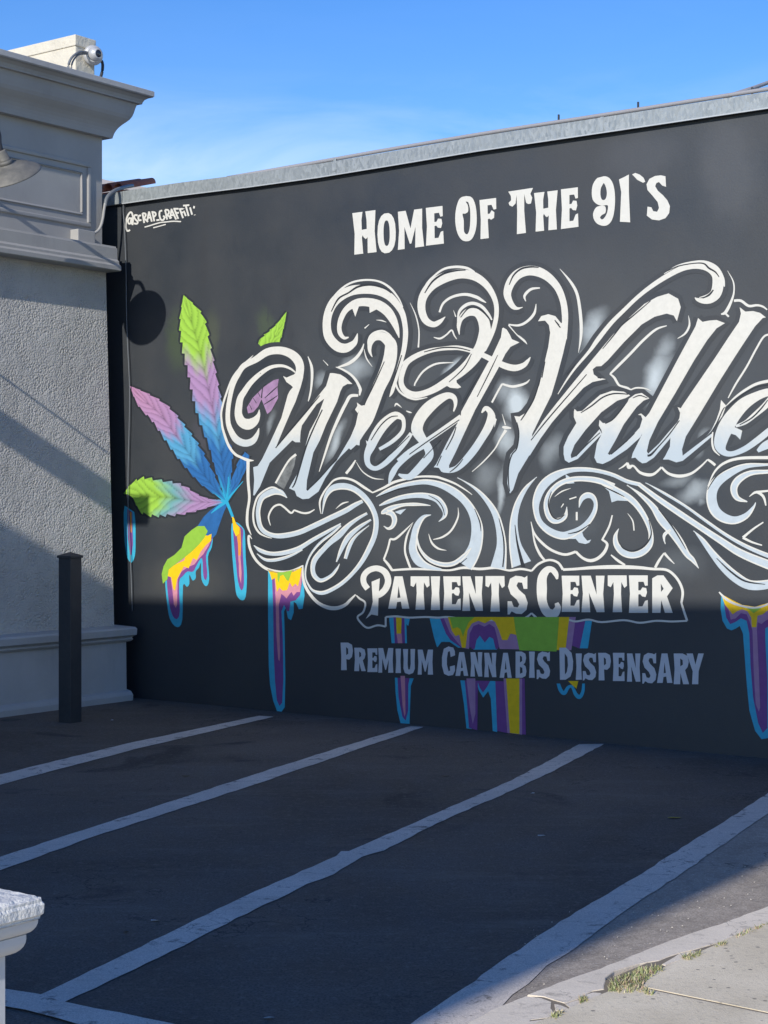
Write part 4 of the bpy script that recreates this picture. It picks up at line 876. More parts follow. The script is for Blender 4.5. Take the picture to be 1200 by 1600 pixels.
# ------------------------------------------------------------ curb strip and sidewalk slabs
O_ = on_ground(1007, 1553); cd = (on_ground(1200, 1445) - on_ground(850, 1597)).normalized(); pd = Vector((cd.y, -cd.x, 0))
def slab(name, pts, z0, z1, m, parent=None, bev=.006):
    bm = bmesh.new(); a = [bm.verts.new((p.x, p.y, z1)) for p in pts]
    f = bm.faces.new(a)
    if f.normal.z < 0 or (f.calc_center_median() and f.normal.length == 0): pass
    bm.normal_update()
    if f.normal.z < 0: f.normal_flip()
    r = bmesh.ops.extrude_face_region(bm, geom=[f]); vs = [v for v in r['geom'] if isinstance(v, bmesh.types.BMVert)]
    for v in vs: v.co.z = z0
    bmesh.ops.recalc_face_normals(bm, faces=bm.faces)
    if bev:
        ed = [e for e in bm.edges if all(abs(v.co.z - z1) < 1e-6 for v in e.verts)]
        bmesh.ops.bevel(bm, geom=ed, offset=bev, segments=2, affect='EDGES')
    return bm_obj(name, bm, m, parent)
side = empty('sidewalk', O_, None, None); del_ = None
side['kind'] = 'structure'; side.location = (0, 0, 0)
for i, (a, b) in enumerate([(-9.2, -7.3), (-7.29, -5.4), (-5.385, -3.5), (-3.485, -1.75), (-1.735, -.004), (.004, 1.9), (1.915, 3.8), (3.81, 5.7), (5.71, 7.6)]):
    pts = []
    n = 14
    for k in range(n + 1):
        c_ = a + (b - a) * k / n; pts.append(O_ + cd * c_ + pd * (-.092 + random.uniform(-.006, .006)))
    if i == 5: pts[0] = pts[0] + pd * .07 ; pts[1] = pts[1] + pd * .03
    pts += [O_ + cd * b + pd * 2.2, O_ + cd * a + pd * 2.2]
    slab('paving_slab', pts, -.05, 0.0228 + random.uniform(-.0006, .0006), M_conc, side, .008)
# soil showing in the joints
mesh_obj('joint_soil', [O_ + cd * -9.2 + pd * -.19 + Vector((0, 0, .0196)), O_ + cd * 7.6 + pd * -.15 + Vector((0, 0, .0196)), O_ + cd * 7.6 + pd * 2.1 + Vector((0, 0, .0196)), O_ + cd * -9.2 + pd * 2.1 + Vector((0, 0, .0196))],
         [(0, 1, 2, 3)], M_dirt, side)
curb = empty('curb', (0, 0, 0), None, None); curb['kind'] = 'structure'
def gpts(s): return [on_ground(a, b, .016) for a, b in nums(s, 2)]
def jag(P, step=.05, j=.004, fixed=()):
    o = []
    for i, p in enumerate(P):
        q = P[(i + 1) % len(P)]; n = max(1, int((q - p).length / step)); t = (q - p).normalized(); nn = Vector((-t.y, t.x, 0))
        for k in range(n): o.append(p.lerp(q, k / n) + nn * (random.uniform(-j, j) if k else 0))
    return o
for s in ["824,1557 872,1538 938,1516 985,1496 1034,1477 1090,1457 1134,1443 1200,1418 1290,1385 1290,1418 1200,1443 1148,1464 1120,1476 1085,1486 1060,1492 1030,1503 1000,1508 960,1520 946,1530 944,1548 925,1551 913,1557 905,1563 883,1570 868,1566 850,1560",
          "700,1620 740,1596 780,1575 822,1559 846,1562 862,1568 861,1578 868,1588 862,1592 830,1596 822,1606 800,1625 760,1650",
          "882,1571 905,1564 909,1572 901,1578 890,1577", "914,1557 926,1553 940,1554 936,1560 922,1564 915,1561", "866,1571 876,1573 888,1578 880,1581 868,1582",
          "1060,1493 1084,1488 1090,1491 1068,1501 1040,1511 1034,1509", "824,1599 862,1594 864,1598 820,1625 806,1630"]:
    slab('curb_piece', jag(gpts(s)), -.05, .0222 + random.uniform(-.0005, .0005), M_curbw, curb, .002)
mesh_obj('joint_soil', [Vector((p.x, p.y, .0200)) for p in gpts('812,1575 818,1560 850,1559 884,1566 900,1572 880,1590 846,1600 812,1612')], [tuple(range(8))[::-1]], M_dirt, curb)

# curb outside the frame
for a, b in ((-9.0, -1.2), (2.62, 7.5)):
    slab('curb_piece', jag([O_ + cd * a + pd * -.30, O_ + cd * b + pd * -.27, O_ + cd * b + pd * -.10, O_ + cd * a + pd * -.10], .2), -.05, .02, M_curbw, curb, .004)

# weeds in the joint
def weeds():
    V, Fc = [], []; cols = []
    def blade(p, h, w, az, lean):
        n = len(V); d = Vector((math.cos(az), math.sin(az), 0)); s = Vector((-d.y, d.x, 0)) * w
        V.extend([p - s, p + s, p + d * lean * .5 + Vector((0, 0, h * .65)) + s * .6, p + d * lean * .5 + Vector((0, 0, h * .65)) - s * .6, p + d * lean + Vector((0, 0, h))])
        Fc.extend([(n, n + 1, n + 2, n + 3), (n + 3, n + 2, n + 4)])
        c = random.choice([(.28, .30, .12), (.36, .35, .17), (.50, .42, .24), (.20, .25, .10), (.50, .36, .25), (.40, .42, .19), (.55, .50, .32)])
        cols.extend([c, c, c])
    areas = [("949,1552 955,1535 975,1525 1000,1517 1030,1512 1042,1516 1018,1528 1004,1538 1010,1550 990,1554 965,1554", 620, .009), ("1062,1499 1078,1492 1094,1489 1098,1494 1075,1503", 110, .009),
             ("905,1563 914,1560 918,1566 908,1571", 50, .010), ("1118,1476 1136,1474 1134,1479 1118,1482", 50, .009), ("862,1588 880,1582 876,1590 864,1596", 60, .008), ("1008,1550 1022,1554 1018,1558 1004,1554", 40, .010),
             ("1150,1463 1200,1443 1200,1447 1152,1468", 70, .008)]
    for s, n, h in areas:
        P = [(a, b) for a, b in nums(s, 2)]
        x0, x1 = min(p[0] for p in P), max(p[0] for p in P); y0, y1 = min(p[1] for p in P), max(p[1] for p in P); k = 0
        while k < n:
            x, y = random.uniform(x0, x1), random.uniform(y0, y1); ins = False
            for i in range(len(P)):
                (ax, ay), (bx_, by) = P[i], P[i - 1]
                if (ay > y) != (by > y) and x < (bx_ - ax) * (y - ay) / (by - ay) + ax: ins = not ins
            if ins:
                k += 1; blade(on_ground(x, y, .018) , random.uniform(.5, 1.5) * h + .008, random.uniform(.0015, .004), random.uniform(0, 6.28), random.uniform(.005, .025))
    o = mesh_obj('grass', V, Fc, None)
    m = mat('weed_leaf', (.2, .2, .08), .7, .2); q = NT(m); a = q.n('ShaderNodeAttribute'); a.attribute_name = 'tone'; q.color(a.outputs['Color']); o.data.materials.append(m)
    at = o.data.color_attributes.new('tone', 'FLOAT_COLOR', 'POINT')
    for i in range(len(V)): at.data[i].color = (*cols[min(i // 5 * 3, len(cols) - 1)], 1)
    tag(o, 'short dry green weeds growing in the cracked curb joint', 'weeds', kind='stuff')
weeds()

# grit lying on the sunlit old asphalt (nobody could count it)
def grit():
    V, Fc = [], []
    for _ in range(520):
        x = random.uniform(820, 1200); y = random.uniform(1345, 1590); P = on_ground(x, y, .002)
        c_ = (P - O_).dot(cd); p_ = (P - O_).dot(pd)
        if p_ > -.33 or p_ < -.95 + .1 * random.random(): continue
        r = random.choice([.0015, .002, .002, .003, .005]); n = len(V)
        for k in range(4):
            a = random.uniform(0, 1) + k * 1.57; V.append(P + Vector((math.cos(a) * r, math.sin(a) * r * .8, 0)))
        V.append(P + Vector((0, 0, r * .9)))
        for k in range(4): Fc.append((n + k, n + (k + 1) % 4, n + 4))
    o = mesh_obj('gravel', V, Fc, mat('pale_grit', (.48, .43, .36), .8)); tag(o, 'pale grit scattered on the worn asphalt beside the curb', 'grit', kind='stuff')
grit()

# ------------------------------------------------------------ coping and pipework on the mural wall
def sweep_local(name, prof, stations, m, parent, smooth=False):
    """prof: list of (y, z); stations: list of (x, dz)"""
    V, Fc = [], []; n = len(prof)
    for (x, dz) in stations: V += [(x, y, z + dz) for y, z in prof]
    for i in range(len(stations) - 1):
        for k in range(n):
            a = i * n + k; b = i * n + (k + 1) % n; Fc.append((a, b, b + n, a + n))
    Fc.append(tuple(range(n))[::-1]); Fc.append(tuple(range((len(stations) - 1) * n, len(stations) * n)))
    o = mesh_obj(name, V, Fc, m, parent, smooth)
    bm = bmesh.new(); bm.from_mesh(o.data); bmesh.ops.recalc_face_normals(bm, faces=bm.faces); bm.to_mesh(o.data); bm.free()
    return o
st = [(u, z - 4.60 + random.uniform(-.004, .004)) for u, z in zip([-.74, 0.045], [4.60, 4.60])]
coping_prof = [(-.035, 4.585), (-.045, 4.59), (-.045, 4.700), (.0, 4.712), (.27, 4.712), (.27, 4.60), (.26, 4.60), (.26, 4.702), (-.03, 4.690), (-.03, 4.60)]
stn = [(u, z - 4.60 + random.uniform(-.003, .003)) for u, z in zip([.055, .7, 1.6, 2.4, 3.1, 4.0, 5.2, 6.5, 9, U1], [4.60, 4.60, 4.58, 4.575, 4.585, 4.60, 4.60, 4.60, 4.60, 4.60])]
sweep_local('metal_coping', coping_prof, [(-.74, 0), (.048, 0)], M_galv, wall_root)
sweep_local('metal_coping', coping_prof, stn, M_galv, wall_root)
sweep_local('coping_hem', [(-.050, 4.580), (-.050, 4.589), (-.036, 4.589), (-.036, 4.580)], stn, M_hem, wall_root)
for u in (2.55, 5.1, 7.65, 10.2):
    o = sweep_local('coping_seam', [(-.0475, 4.592), (-.0475, 4.702), (-.0455, 4.702), (-.0455, 4.592)], [(u, 0), (u + .03, 0)], M_galv, wall_root)
L_pipe = local(wall_root)
def wp(px, py, y=0.1):       # photograph pixel -> point on the plane y (local, + is behind the wall face)
    P = on_plane(px, py, CW + D2 * y, NW); return L_pipe @ P
pts = [(1.3, .02, 4.693), (2.2, -.01, 4.698), (3.0, -.025, 4.708), (3.6, -.03, 4.714), (4.2, -.03, 4.719), (5.2, -.03, 4.718), (6.5, -.03, 4.720), (8, -.03, 4.718), (10, -.03, 4.720), (U1, -.03, 4.719)]
tube('conduit_pipe', cr(pts, 4), .0155, M_pipe, wall_root, 10)
tube('conduit_pipe', cr([tuple(wp(1131, 153, .05)), tuple(wp(1150, 146, .12)), tuple(wp(1175, 138, .3)), tuple(wp(1200, 129, .6)), tuple(wp(1262, 105, 1.2))], 4), .015, M_pipe, wall_root, 10)
for px_ in (876, 1000, 1178):
    u, z = wall_uz(px_, 190); b = box_bm(u - .006, u + .006, -.036, -.022, 4.70, 4.775 if px_ != 1178 else 4.75, .002); bm_obj('pipe_clip', b, M_dark, wall_root)

# ------------------------------------------------------------ grey building on the left
bld = empty('grey_stucco_building', CF, 'grey stucco building with a heavy cornice along the left edge', 'building', rz=math.atan2(-D2.y, -D2.x))
LB = local(bld)
T1 = 9.0
def sweep_trim(name, prof, m, ret=1.0, t1=T1, back=-3.0, t0=0.0, smooth=False, closed=True):
    """prof: (e, z) from bottom to top; runs along the facade and returns round the end"""
    V, Fc = [], []; n = len(prof)
    for (e, z) in prof: V.append((t1, e, z))
    for (e, z) in prof: V.append((t0 - max(0, e) * ret, e, z))
    for (e, z) in prof: V.append((t0 - max(0, e) * ret, back, z))
    for s in range(2):
        for k in range(n if closed else n - 1):
            a = s * n + k; b = s * n + (k + 1) % n; Fc.append((a, b, b + n, a + n))
    o = mesh_obj(name, V, Fc, m, bld)
    bm = bmesh.new(); bm.from_mesh(o.data); bmesh.ops.recalc_face_normals(bm, faces=bm.faces); bm.to_mesh(o.data); bm.free()
    return o
# stucco wall: battered prism
def prism(name, e0, e1, z0, z1, m, t0=0.0, t1=T1, back=-6.0, n=1):
    V = [(t0, e0, z0), (t1, e0, z0), (t1, back, z0), (t0, back, z0), (t0, e1, z1), (t1, e1, z1), (t1, back, z1), (t0, back, z1)]
    Fc = [(0, 1, 5, 4), (1, 2, 6, 5), (2, 3, 7, 6), (3, 0, 4, 7), (4, 5, 6, 7), (3, 2, 1, 0)]
    o = mesh_obj(name, V, Fc, m, bld)
    bm = bmesh.new(); bm.from_mesh(o.data); bmesh.ops.recalc_face_normals(bm, faces=bm.faces); bm.to_mesh(o.data); bm.free(); return o
prism('wall', .16, .05, .60, 3.93, M_grey)
prism('base_skirt', .25, .24, -.1, .585, M_skirt, t0=-.07)
sweep_trim('skirt_moulding', [(.23, .535), (.262, .54), (.285, .56), (.27, .575), (.29, .59), (.315, .60), (.32, .655), (.30, .672), (.10, .69), (.10, .535)], M_skirt, .42)
sweep_trim('skirt_foot', [(.24, -.05), (.292, -.05), (.295, .05), (.275, .085), (.24, .10)], M_skirt, .36)
sweep_trim('ledge_moulding', [(.0, 3.925), (.213, 3.925), (.222, 3.932), (.222, 3.968), (.198, 3.990), (.198, 4.012), (.178, 4.034), (.176, 4.135), (.164, 4.14), (.160, 4.155), (.0, 4.165)], M_greysmooth, .12)
prism('frieze', .0, .0, 4.15, 5.20, M_greysmooth)
corn = [(-.02, 5.165), (.07, 5.165), (.075, 5.185), (.082, 5.21), (.094, 5.238), (.112, 5.266), (.136, 5.294), (.162, 5.318), (.186, 5.343), (.203, 5.372), (.214, 5.405), (.222, 5.44), (.23, 5.468), (.236, 5.485), (.27, 5.487), (.272, 5.50), (.285, 5.525), (.315, 5.545), (.335, 5.55), (.345, 5.552), (.345, 5.595), (.33, 5.60), (-.02, 5.64)]
sweep_trim('cornice', corn, M_greysmooth, .92, back=-2.0)
# cornice edge: paler drip edge
sweep_trim('cornice_edge', [(.343, 5.560), (.352, 5.560), (.352, 5.605), (.338, 5.612), (-.01, 5.65), (-.01, 5.642), (.33, 5.602), (.343, 5.598)], M_skirt, .92, back=-2.0)
# raised frame of the frieze panel
def frame_strip(t0, t1, z0, z1, w=.04, h=.018):
    for (a, b, c_, d_) in [(t0, t1, z1 - w, z1), (t0, t1, z0, z0 + w), (t0, t0 + w, z0 + w, z1 - w), (t1 - w, t1, z0 + w, z1 - w)]:
        bm_obj('panel_moulding', box_bm(a, b, -.01, h, c_, d_, .011, 3), M_greysmooth, bld, True)
tA, zA = fac_px(141, 256); tB, zB = fac_px(140, 356)
frame_strip(tA, tA + 3.2, zB, zA); frame_strip(tA + .1, tA + 3.1, zB + .10, zA - .09, .022, .014)
frame_strip(tA + 3.5, tA + 6.7, zB, zA)
# junction box and conduit
ta, za = fac_px(137, 359); tb, zb = fac_px(110, 376)
bm_obj('junction_box', box_bm(ta, tb, -.005, .10, zb - .03, zb + .10, .008), M_greysmooth, bld)
def fp(px, py, e): P = on_plane(px, py, CF + NF * e, NF); return tuple(LB @ P)
tube('conduit', cr([fp(137, 366, .05), fp(146, 365, .05), fp(155, 358, .05), fp(160, 345, .06), fp(163, 325, .07), fp(165, 315, .07)], 5), .013, M_greysmooth, bld)
tube('conduit', cr([fp(164.5, 322, .07), fp(166, 312, .07), fp(171, 304, .06), fp(181, 297, .03), fp(196, 292, -.1), fp(207, 290, -.3)], 5), .017, M_greycable, bld)
# cream parapet return standing on the roof
pt = [fp(118, 55, -.12), fp(148, 63, -.12)]
tF = pt[1][0]; tN = pt[0][0]; zt_ = 1.8 + (787 - 53) / F * 15.2
zt_ = pt[0][2]
bm_obj('parapet_wall', box_bm(min(tF, tN), max(tF, tN), -5, -.12, 5.5, zt_, .01), M_cream, bld)
bm_obj('parapet_cap', box_bm(min(tF, tN) - .006, max(tF, tN) + .012, -5, -.108, zt_ - .095, zt_ + .006, .008), M_cream, bld)
mesh_obj('roof_deck', [(0, -.1, 5.55), (T1, -.1, 5.55), (T1, -6, 5.55), (0, -6, 5.55)], [(0, 1, 2, 3)], M_roofgrey, bld)

# ------------------------------------------------------------ dome security camera
Pc = on_plane(146, 86, CF + NF * -.05, NF)
dome = empty('security_camera', Pc, 'silver dome security camera on the corner of the cream parapet', 'security camera')
look = (Vector((.35, -.9, -.10))).normalized(); Rm = look.to_track_quat('Z', 'Y').to_matrix().to_4x4()
lathe('housing', [(.0, -.06), (.075, -.06), (.088, -.045), (.092, -.02), (.088, .0), (.078, .012), (.070, .015)], M_silver, dome, 36, Rm)
lathe('collar', [(.070, .012), (.074, .022), (.070, .034), (.060, .040), (.058, .030)], M_silver, dome, 36, Rm)
R2 = Matrix.Translation((.018, -.03, .0)) @ (Vector((.75, -.62, -.08)).normalized()).to_track_quat('Z', 'Y').to_matrix().to_4x4()
lathe('eyeball', [(.062 * math.sin(a), .062 * math.cos(a) - .0) for a in [math.pi * k / 14 for k in range(3, 12)]], M_silver, dome, 30, R2)
lathe('lens', [(.0, .058), (.020, .057), (.034, .052), (.037, .046)], M_lens, dome, 30, R2)
lathe('lens_ring', [(.034, .053), (.040, .056), (.047, .048), (.046, .040)], M_silver, dome, 30, R2)
def rel(px, py, e, root): P = on_plane(px, py, CF + NF * e, NF); return tuple(P - root.location)
tube('cable', cr([rel(136, 82, -.06, dome), rel(125, 81, -.02, dome), rel(114, 88, -.0, dome), rel(108, 98, .0, dome), rel(106, 112, .0, dome)], 5), .012, M_greycable, dome, 8)
tube('cable', cr([rel(136, 84, -.06, dome), rel(122, 86, -.02, dome), rel(113, 98, .0, dome), rel(111, 114, .0, dome)], 5), .008, M_greycable, dome, 8)
tube('cable', cr([rel(155, 92, -.06, dome), rel(160, 98, -.06, dome), rel(160, 110, -.06, dome), rel(157, 122, -.06, dome)], 5), .014, M_dark, dome, 8)

# ------------------------------------------------------------ barn lamp on the facade
WL = on_plane(226, 493, CW, NW)
k_ = 2.25
LC = WL + S * k_
lamp = empty('barn_lamp', LC, 'galvanised gooseneck barn lamp hanging from the grey facade', 'wall lamp')
tilt = math.radians(33)
ax = (Vector((Sh.x, Sh.y, 0)).normalized() * math.sin(tilt) + Vector((0, 0, 1)) * math.cos(tilt)).normalized()
Rl = ax.to_track_quat('Z', 'Y').to_matrix().to_4x4()
R_ = .262
lathe('lamp_shade', [(.052, .110), (.060, .068), (.085, .054), (.13, .046), (.178, .030), (.184, .022), (.22, .002), (.25, -.018), (R_, -.030), (R_ + .004, -.038), (R_ - .004, -.039), (.24, -.024), (.17, .018), (.08, .038), (.0, .042)], M_lamp, lamp, 56, Rl)
lathe('lamp_neck', [(.0, .185), (.036, .185), (.041, .178), (.050, .10), (.060, .096), (.066, .078), (.060, .066)], M_lamp, lamp, 30, Rl)
lathe('bulb', [(.0, -.02), (.02, -.017), (.035, .0), (.03, .03), (.015, .06)], M_lampin, lamp, 20, Rl)
neck = LC + (Rl @ Vector((0, 0, .18)))
off = (neck - CF).dot(NF)
ZV = Vector((0, 0, 1)); arm = [neck - ax * .02, neck + ax * .03 + ZV * .03, neck + ax * .03 + ZV * .11 - NF * .01, neck + ax * .03 + ZV * .18 - NF * .06, neck + ax * .03 + ZV * .19 - NF * .15, neck + ax * .03 + ZV * .15 - NF * .27, neck + ax * .03 + ZV * .08 - NF * .45, neck + ax * .03 - ZV * .02 - NF * (off - .02)]
tube('gooseneck', [Vector(p) for p in cr([tuple(p - LC) for p in arm], 6)], .019, M_dark, lamp, 12)
Rb = NF.to_track_quat('Z', 'Y').to_matrix().to_4x4()
lathe('wall_plate', [(.0, .02), (.06, .018), (.065, .0), (.065, -.03)], M_dark, lamp, 24, Matrix.Translation(arm[-1] - LC) @ Rb)

# ------------------------------------------------------------ thin cable hanging down the mural corner
LW = L_pipe
cab = [wp(x, y, -.03) for x, y in [(194, 302), (193, 316), (192.5, 330), (194, 350), (195.5, 380), (197, 430), (197.5, 480), (199, 530), (201, 570), (202.5, 610), (202, 660), (200.5, 720), (200, 780), (202, 840), (205, 900), (206.5, 955)]]
W2 = wall_root.matrix_basis if False else None
Mw = Matrix.Translation(CW) @ Matrix.Rotation(math.atan2(D1.y, D1.x), 4, 'Z')
cb = tube('hanging_cable', [Mw @ Vector(p) for p in cr([tuple(p) for p in cab], 4)], .0042, M_greycable, None, 6)
tag(cb, 'thin loose cable hanging down the left end of the mural wall', 'cable')

# ------------------------------------------------------------ black square bollard
Pb = on_ground(109.5, 1128)
bol = empty('bollard', Pb, 'black square metal bollard with a pyramid cap at the foot of the grey building', 'bollard', rz=math.atan2(D1.y, D1.x) + math.radians(3))
s_ = .0665; hb = 1.385
bm_obj('post', box_bm(-s_, s_, -s_, s_, -.05, hb - .03, .005), M_blackmetal, bol)
bm = bmesh.new(); c_ = s_ + .010
v = [bm.verts.new(p) for p in [(-c_, -c_, hb - .032), (c_, -c_, hb - .032), (c_, c_, hb - .032), (-c_, c_, hb - .032), (-c_, -c_, hb - .012), (c_, -c_, hb - .012), (c_, c_, hb - .012), (-c_, c_, hb - .012), (0, 0, hb + .018)]]
for f in [(3, 2, 1, 0), (0, 1, 5, 4), (1, 2, 6, 5), (2, 3, 7, 6), (3, 0, 4, 7), (4, 5, 8), (5, 6, 8), (6, 7, 8), (7, 4, 8)]: bm.faces.new([v[i] for i in f])
bmesh.ops.bevel(bm, geom=bm.edges[:], offset=.002, segments=1, affect='EDGES')
bm_obj('cap', bm, M_blackmetal, bol)

# ------------------------------------------------------------ white pillar, lower left
ZP = 1.05
Pp = on_ground(8, 1495, ZP - .115)                        # far right corner of the shaft under the mouldings
Pp = Vector((Pp.x, Pp.y, 0))
pil = empty('white_pillar', Pp, 'white stucco pillar with a moulded cap in the bottom left corner', 'pillar', rz=math.atan2(-D2.y, -D2.x))
def pil_ring(name, prof, m, smooth=False, lx=.60, ly=.30, sub=0, rough=0):
    V, Fc = [], []
    for (e, z) in prof: V += [(-e, e, z), (lx + e, e, z), (lx + e, -ly - e, z), (-e, -ly - e, z)]
    for i in range(len(prof) - 1):
        for k in range(4):
            a = i * 4 + k; b = i * 4 + (k + 1) % 4; Fc.append((a, b, b + 4, a + 4))
    Fc.append((3, 2, 1, 0)); n = (len(prof) - 1) * 4; Fc.append((n, n + 1, n + 2, n + 3))
    o = mesh_obj(name, V, Fc, m, pil)
    bm = bmesh.new(); bm.from_mesh(o.data)
    if sub:
        bmesh.ops.bevel(bm, geom=[e for e in bm.edges if abs(e.verts[0].co.z - e.verts[1].co.z) > 1e-4 or True], offset=.006, segments=2, affect='EDGES')
        bmesh.ops.subdivide_edges(bm, edges=[e for e in bm.edges if e.calc_length() > .03], cuts=24, use_grid_fill=True)
        for v in bm.verts: v.co += Vector((random.uniform(-1, 1), random.uniform(-1, 1), random.uniform(-1, 1))) * rough
    bmesh.ops.recalc_face_normals(bm, faces=bm.faces); bm.to_mesh(o.data); bm.free(); return o
pil_ring('shaft', [(0, 0), (0, ZP - .112)], M_whitepillar)
m1 = [(.0, ZP - .114)] + [(.028 * math.sin(k / 6 * math.pi / 2) , ZP - .112 + .030 * (1 - math.cos(k / 6 * math.pi / 2))) for k in range(7)] + [(.028, ZP - .074)]
pil_ring('lower_moulding', m1, M_whitepillar)
m2 = [(.026, ZP - .0735)] + [(.028 + .016 * math.sin(k / 5 * math.pi / 2), ZP - .072 + .026 * (k / 5) ** 1.5) for k in range(6)]
pil_ring('upper_moulding', m2, M_whitepillar)
pil_ring('cap_slab', [(.046, ZP - .0455), (.054, ZP - .040), (.055, ZP - .010), (.046, ZP)], M_whitestucco, sub=1, rough=.0007)

# ------------------------------------------------------------ roofs seen through the gap on the left
far = empty('far_house', (-6.0, 27, 0), 'pale grey low pitched roof beyond the gap between the building and the mural wall', 'house')
def farp(px, py, Y): r = ray(px, py); return CAM + r * Y - Vector((-6.0, 27, 0))
r0 = [farp(120, 268, 27), farp(165, 281, 27), farp(262, 299, 27), farp(300, 330, 27), farp(120, 330, 26.5)]
mesh_obj('roof', [p for p in r0] + [p + Vector((-.5, 5, .0)) for p in r0], [(0, 1, 2, 3, 4), (0, 5, 6, 1), (1, 6, 7, 2), (2, 7, 8, 3), (5, 9, 8, 7, 6), (0, 4, 9, 5)], M_roofgrey, far)
wv, wf = box_vf(-2.8, 3.2, .1, 5, 0, 4.7); mesh_obj('wall', wv, wf, M_bldg, far)
tube('vent_pipe', [farp(185.5, 300, 26.9), farp(185.5, 284, 26.9)], .04, M_roofgrey, far)
til = empty('tiled_parapet', on_plane(190, 301, CW + D2 * .9, NW), 'little red clay tile roof behind the top left corner of the mural wall', 'tiled roof', rz=math.atan2(D1.y, D1.x))
Lt = local(til)
bm_obj('deck', box_bm(-1.2, .17, .0, 1.5, -5.0 + .1, .0, .0), M_bldg, til)
tile_me = None
for i in range(7):
    x = -.86 + i * .155; V = []; Fc = []; n = 8
    if tile_me is None:
        for y, rr_ in ((-.12, .075), (.35, .065)):
            for k in range(n + 1):
                a = math.pi * k / n; V.append((rr_ * math.cos(a), y, rr_ * math.sin(a) + (y + .12) * .28))
            for k in range(n + 1):
                a = math.pi * k / n; V.append(((rr_ - .012) * math.cos(a), y, (rr_ - .012) * math.sin(a) + (y + .12) * .28))
        m_ = n + 1
        for k in range(n): Fc += [(k, k + 1, 2 * m_ + k + 1, 2 * m_ + k), (m_ + k + 1, m_ + k, 3 * m_ + k, 3 * m_ + k + 1), (k + 1, k, m_ + k, m_ + k + 1)]
        o = mesh_obj('clay_tile', V, Fc, M_tile, til, True); tile_me = o.data
    else:
        o = bpy.data.objects.new('clay_tile', tile_me); C.objects.link(o); o.parent = til
    o.location = (x, 0, .0 + .012 * (i % 2)); o.rotation_euler = (0, 0, math.radians(random.uniform(-4, 4)))
slv, slf = box_vf(-1.2, .17, -.10, .0, -.10, .0); mesh_obj('fascia', slv, slf, M_tile, til)

# ------------------------------------------------------------ small litter on the ground
def litter(name, px, py, size, m, label, cat, flat=.25, ang=0.3):
    P = on_ground(px, py, .004); bm = bmesh.new(); n = 7; top = []
    vs = []
    for k in range(n):
        a = 2 * math.pi * k / n; r = size * random.uniform(.7, 1.1)
        vs.append(bm.verts.new((math.cos(a) * r, math.sin(a) * r * .45, random.uniform(.0, .006))))
    c_ = bm.verts.new((0, 0, size * flat))
    c2 = bm.verts.new((0, 0, 0))
    for k in range(n): bm.faces.new((vs[k], vs[(k + 1) % n], c_)); bm.faces.new((vs[(k + 1) % n], vs[k], c2))
    o = bm_obj(name, bm, m); o.location = P; o.rotation_euler = (0, 0, ang); tag(o, label, cat)
M_paper = mat('litter_paper', (.55, .55, .55), .8); M_leafdry = mat('dry_leaf', (.40, .33, .06), .8); M_stonep = mat('pale_stone', (.40, .40, .38), .8); M_leafbrown = mat('brown_leaf', (.12, .09, .06), .8)
litter('paper_scrap', 243, 1439, .021, M_paper, 'small pale scrap of paper just below the third stall line, lower left', 'litter', .15, 0)
litter('dry_leaf', 197, 1457, .018, M_leafbrown, 'brown curled leaf below the pale paper scrap', 'leaf', .4, .5)
litter('pebble', 421, 1591, .022, M_stonep, 'flat pale pebble near the bottom edge of the picture', 'pebble', .3, .2)
litter('pebble', 832, 1240, .018, M_paper, 'tiny white pebble between the third and fourth stall lines', 'pebble', .4)
litter('dry_leaf', 1053, 1278, .045, M_leafdry, 'yellow fallen leaf on the dark asphalt left of the last stall line', 'leaf', .12, .1)
litter('pebble', 846, 1306, .026, M_stonep, 'grey chip of stone on the asphalt between the two right-hand stall lines', 'pebble', .2, .1)
litter('pebble', 175, 1125.5, .016, M_paper, 'tiny white pebble right of the bollard foot', 'pebble', .5, 0)
litter('dry_leaf', 290, 1213, .035, M_leafbrown, 'grey brown leaf between the first two stall lines', 'leaf', .15, .5)
litter('dry_leaf', 697, 1213, .035, M_leafbrown, 'grey brown leaf between the second and third stall lines', 'leaf', .15, .1)

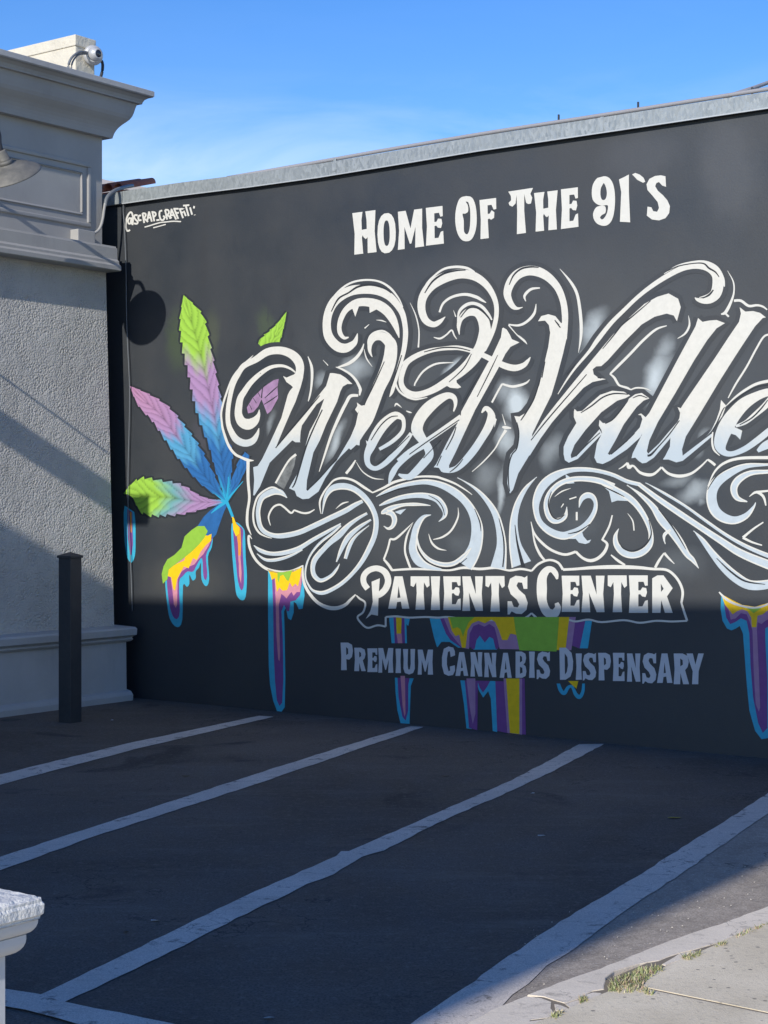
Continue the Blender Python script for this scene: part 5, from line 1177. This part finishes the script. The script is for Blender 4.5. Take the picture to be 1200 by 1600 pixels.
# ------------------------------------------------------------ shade casters added out of the picture, shaped by the shadows they throw
HB = 8.5
def xy(p): return Vector((p.x, p.y, 0))
a0 = caster(on_plane(205, 936, CW, NW), HB); a1 = caster(on_plane(1200, 944, CW, NW), HB)
b0 = caster(on_ground(1200, 1346), HB); b1 = caster(on_ground(700, 1580), HB)
da = xy(a1 - a0).normalized(); db = xy(b1 - b0).normalized()
den = da.x * db.y - da.y * db.x; tt = ((b0.x - a0.x) * db.y - (b0.y - a0.y) * db.x) / den
Kc = xy(a0) + da * tt
print('corner of the neighbour', Kc, 'da', da, 'db', db)
nb = empty('shade_canopy', xy(Kc), 'made-up wide flat canopy on columns behind the photographer, added to shade the lot', 'canopy')
def prism_w(name, q_, z0, z1, m, parent):
    vv = [(p.x, p.y, z0) for p in q_] + [(p.x, p.y, z1) for p in q_]
    o = mesh_obj(name, vv, [(0, 1, 5, 4), (1, 2, 6, 5), (2, 3, 7, 6), (3, 0, 4, 7), (4, 5, 6, 7), (3, 2, 1, 0)], m, parent)
    bm = bmesh.new(); bm.from_mesh(o.data); bmesh.ops.recalc_face_normals(bm, faces=bm.faces); bm.to_mesh(o.data); bm.free(); return o
z_ = Vector((0, 0, 0))
prism_w('roof', [z_, -da * 14, -da * 14 + db * 11.5, db * 11.5], HB - .08, HB, M_whitepillar, nb)  # outline set by the shadow wanted; pale underside added for bounce light
for i in (5, 13.5):
    for j in (1.5, 11):
        c0 = -da * i + db * j; prism_w('column', [c0, c0 - da * .3, c0 - da * .3 + db * .3, c0 + db * .3], -.1, HB - .08, M_bldg, nb)
# timber frame invented left of the picture so its beam throws a diagonal shadow
EF = .11
fA = on_plane(0, 664, CF + NF * EF, NF); fB = on_plane(168, 775, CF + NF * EF, NF)
hA = 5.4
cA = caster(fA, hA); cB = caster(fB, hA); dd = (cA - cB).normalized()
cA = cB + dd * 4.6
gf = empty('shadow_frame', Vector((cB.x, cB.y, 0)), 'made-up timber frame with two posts and a cross beam, added to shade the facade', 'gate frame', rz=math.atan2(dd.y, dd.x))
bm_obj('beam', box_bm(-.30, 4.6, -.05, .05, hA - .12, hA + .12, .01), M_wood, gf)
for x in (1.3, 4.5): bm_obj('post', box_bm(x - .05, x + .05, -.05, .05, -.05, hA - .12, .005), M_wood, gf)
wA = on_plane(0, 584, CF + NF * EF, NF); wB = on_plane(168, 707, CF + NF * EF, NF)
q1 = caster(wA, 4.2); q2 = caster(wB, 4.2); dq = (q1 - q2).normalized()
# unseen wire placed for its thin shadow on the facade; ends hang free
wr = tube('span_wire', [q2 - dq * .0, q2 + dq * 3.5], .011, M_dark); tag(wr, 'thin unseen wire over the left side of the lot, placed for its shadow on the facade', 'cable')
